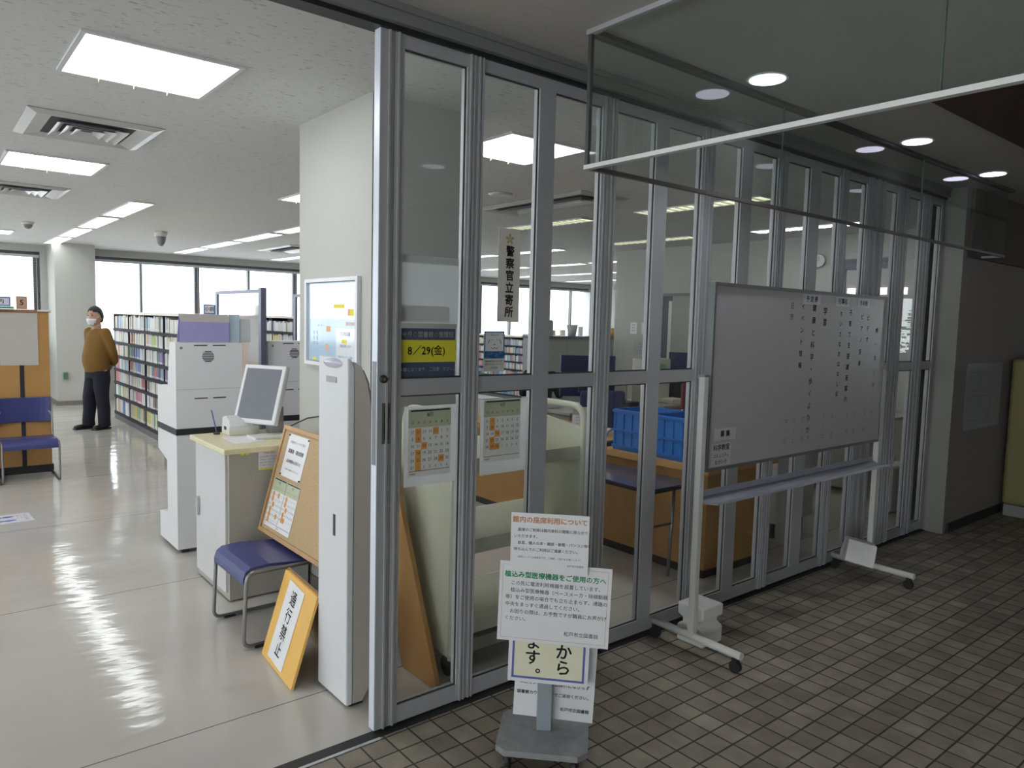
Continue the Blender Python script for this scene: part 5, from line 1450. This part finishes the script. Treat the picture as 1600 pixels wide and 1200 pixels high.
# doorway in the office wall
t = MB().box(8.46, 6.38, 0, 8.50, 7.02, 2.05).build('door_2', mat('doorway_dark', (.10, .11, .13), .7)); struct(t, 'dark office doorway')
MB().box(8.44, 6.38, .01, 8.458, 6.74, 2.02).build('door_leaf', mat('leaf_grey', (.34, .34, .30), .6), t)
MB().box(8.435, 6.74, 1.0, 8.458, 6.80, 1.95).build('light_strip', mat('pale_strip', (.62, .62, .56), .6), t)
MB().box(8.43, 6.36, 2.02, 8.50, 7.04, 2.06).build('door_head', mat('head_grey', (.22, .22, .22), .6), t)
t = thing('wall_display', 'dark framed pale panel high on the office wall at right', 'wall panel', (8.498, 3.98, 2.0))
b = MB(); b.box(-.02, -.34, .30, 0, .34, .42); b.box(-.02, .28, -.5, 0, .34, .30); b.box(-.02, -.34, -.5, 0, -.28, .30); b.build('frame', mat('slate', (.13, .14, .18), .5), t)
MB().box(-.01, -.28, -.5, 0, .28, .30).build('pale_face', PLASTER, t)
# office chairs
def office_chair(loc, rz, lab, m):
    t = thing('office_chair', lab, 'chair', loc, rz)
    MB().rbox(-.23, -.22, .42, .23, .22, .50, .03).build('seat', m, t); MB().rbox(-.21, .19, .58, .21, .25, 1.0, .03).build('backrest', m, t)
    MB().cyl((0, 0, .10), (0, 0, .42), .025, n=12).build('gas_column', BLACK, t); MB().box(-.02, .2, .45, .02, .23, .62).build('back_bar', BLACK, t)
    for q in range(5):
        a = q*2*math.pi/5; b = MB(); b.tube([(0, 0, .10), (.26*math.cos(a), .26*math.sin(a), .06)], .016, 8); b.ball((.26*math.cos(a), .26*math.sin(a), .028), .028, .028, .028, 12, 8); b.build('leg', BLACK, t)
office_chair((6.9, 6.4, 0), math.radians(10), 'dark blue office chair behind the central desk', mat('chair_blue', (.04, .05, .14), .8))
office_chair((4.95, 4.80, 0), math.radians(150), 'dark blue office chair behind the wooden counter', mat('chair_blue', (.04, .05, .14), .8))
office_chair((6.35, 4.55, 0), math.radians(-30), 'dark red office chair behind the whiteboard', mat('chair_red', (.20, .04, .05), .8))
# seated staff member
S = thing('person', 'seated staff member with black hair and dark top behind the blue monitor', 'person', (5.66, 6.40, -.03), math.radians(125))
for nm, k, m_ in (('body', 0, SKIN), ('dark_top', 1, mat('dark_knit', (.03, .035, .06), .9))):
    e = .012*k; b = MB()
    rings(b, [(0, .05, .50, .13+e, .11+e), (0, .04, .65, .14+e, .115+e), (0, .02, .80, .14+e, .11+e), (0, 0, .95, .145+e, .10+e), (0, 0, 1.04, .12+e, .075+e), (0, -.01, 1.085, .06+e, .055+e)]+([(0, -.02, 1.17, .048, .048)] if k == 0 else []))
    for sg in (-1, 1):
        limb(b, [((sg*.15, 0, 1.02), .048+e), ((sg*.22, -.08, .80), .040+e), ((sg*.18, -.33, .77), .028+e*.8)])
        if k == 0: limb(b, [((sg*.09, 0, .52), .075), ((sg*.13, -.42, .49), .055), ((sg*.13, -.42, .10), .04)])
    blend(b, nm, m_, S)
b = MB(); rings(b, [(0, .05, .44, .17, .13), (0, .05, .58, .155, .125)])
for sg in (-1, 1): limb(b, [((sg*.09, 0, .52), .088), ((sg*.13, -.42, .49), .070), ((sg*.13, -.42, .12), .060)])
blend(b, 'trousers', TROUSER, S)
for s_ in (-1, 1): b = MB(); b.rbox(s_*.13-.045, -.56, 0, s_*.13+.045, -.34, .075, .03); b.build('shoe', SHOE, S)
head_parts(S, S, Vector((0, -.03, 1.24)), 0)
hand(S, 'hand', (.18, -.36, .77), (-.2, -1, 0), (0, 0, -1), 1, .35)
hand(S, 'hand', (-.18, -.36, .77), (.2, -1, 0), (0, 0, -1), -1, .35)
MB().rbox(-.22, -.16, .37, .22, .26, .42, .02).build('stool_seat', mat('chair_blue', (.04, .05, .14), .8), None, (0, 0, 0))
q = bpy.data.objects['stool_seat']; q.name = 'seat'
tS = thing('office_stool', 'low dark stool under the seated staff member', 'stool', (5.66, 6.40, -.02), math.radians(125))
q.parent = tS
MB().cyl((0, .05, .05), (0, .05, .37), .03, n=12).build('column', BLACK, tS); MB().cyl((0, .05, .02), (0, .05, .05), .22, n=20).build('base', BLACK, tS)
# copier and bags near the right end
t = thing('copier', 'white copier on a stand seen through the glass under the whiteboard', 'copier', (5.02, 2.95, 0))
MB().rbox(0, 0, .12, .55, .50, .74, .01).build('body', mat('copier_white', (.55, .55, .52), .5), t); MB().rbox(-.02, -.01, .74, .57, .50, .80, .01).build('lid', WHITE, t)
MB().box(-.012, .06, .30, 0, .40, .32).build('tray_slot', BLACK, t); MB().box(-.012, .06, .50, 0, .40, .52).build('tray_slot', BLACK, t)
for x in (.05, .45):
    for y in (.05, .42): MB().cyl((x, y, .0), (x, y, .12), .02, n=12).build('leg', BLACK, t)
def bag(loc, w_, h_, lab, ch):
    t = thing('white_bag', lab, 'bag', loc, math.radians(-20))
    b = MB(); b.rbox(-w_/2, -.12, 0, w_/2, .12, h_, .04, seg=3); b.build('bag_body', mat('bag_cloth', (.60, .60, .57), .8, bump=.6, bscale=8), t)
    b = MB(); b.tube([(-w_*.25, -.02, h_-.01), (-w_*.2, -.02, h_+.08), (w_*.2, -.02, h_+.08), (w_*.25, -.02, h_-.01)], .008, 8); b.build('handle', WHITE2, t)
    ik = Ink(.001); ik.text(ch, 0, h_*.55, .12, 'CENTER'); o = ik.build('black_character', INK, t); o.matrix_local = frame_matrix((0, -.122, 0), X, Z)
bag((6.85, 2.85, 0), .40, .42, 'white cloth bag with a black character standing on the office floor', '図')
bag((7.6, 2.85, 0), .42, .74, 'taller white bag standing behind the lettered bag', '書')
# added dark board standing in for the unlit room behind the last pane
t = MB().box(6.285, 2.49, 0, 6.9, 2.52, ZC).build('unlit_room_board', mat('dark_backing', (.03, .035, .035), .6)); struct(t)

# ================================================================== CORRIDOR RIGHT
t = thing('corridor_cabinet', 'dull yellow rounded cabinet on a grey plinth at the right edge of the corridor', 'cabinet', (7.46, 1.60, 0))
b = MB(); b.rbox(0, 0, .10, 1.6, .62, 1.39, .05, seg=4); b.build('body', YELLOWISH, t)
MB().box(.02, .02, 0, 1.58, .60, .10).build('plinth', BINBEIGE, t)
o = sheet('wall_plan', 'faint grey floor plan poster on the corridor wall', 'poster', (7.0, 2.268, 1.08), X, Z, .80, .55, mat('plan_paper', (.40, .42, .46), .5))
i = Ink()
for a in ((-.30, .05, -.12, .2), (-.08, .0, .12, .2), (.16, -.1, .33, .18), (-.32, -.2, -.05, .0)):
    x0, y0, x1, y1 = a; i.line(x0, y0, x1, y0, .004); i.line(x0, y1, x1, y1, .004); i.line(x0, y0, x0, y1, .004); i.line(x1, y0, x1, y1, .004)
for q in range(5): i.text('館内案内図', .1, -.12-q*.025, .016)
i.build('plan_lines', INK_G, o)

# ================================================================== OUTSIDE THE LOBBY END
def shrub(x, y, lab):
    t = thing('shrub', lab, 'shrub', (x, y, 0), group='shrubs outside the lobby window')
    rs = random.Random(int(x*10+y*7)); b = MB()
    for q in range(420):
        a = rs.uniform(0, 2*math.pi); zz = rs.uniform(.3, 2.6); r = (1-abs(zz-1.4)/1.7)*.8*rs.uniform(.5, 1)
        p = Vector((r*math.cos(a), r*math.sin(a), zz)); M = Matrix.Translation(p) @ Matrix.Rotation(rs.uniform(0, 6), 4, 'Z') @ Matrix.Rotation(rs.uniform(0, 3), 4, 'X')
        b.box(-.07, -.03, -.002, .07, .03, .002, M)
    b.build('foliage', mat('leaf_green', (.14, .28, .06), .6, var=.3), t); MB().cyl((0, 0, 0), (0, 0, 1.5), .05, .03, 10).build('stem', mat('bark', (.12, .08, .05), .9), t)
shrub(23.2, -4.3, 'left leafy shrub outside the lobby window'); shrub(23.6, -2.9, 'right leafy shrub outside the lobby window')
slab('floor_outside', 21.2, -9, -.12, 30, 3, 0, mat('outside_ground', (.30, .30, .28), .9))
bpy.context.view_layer.update()
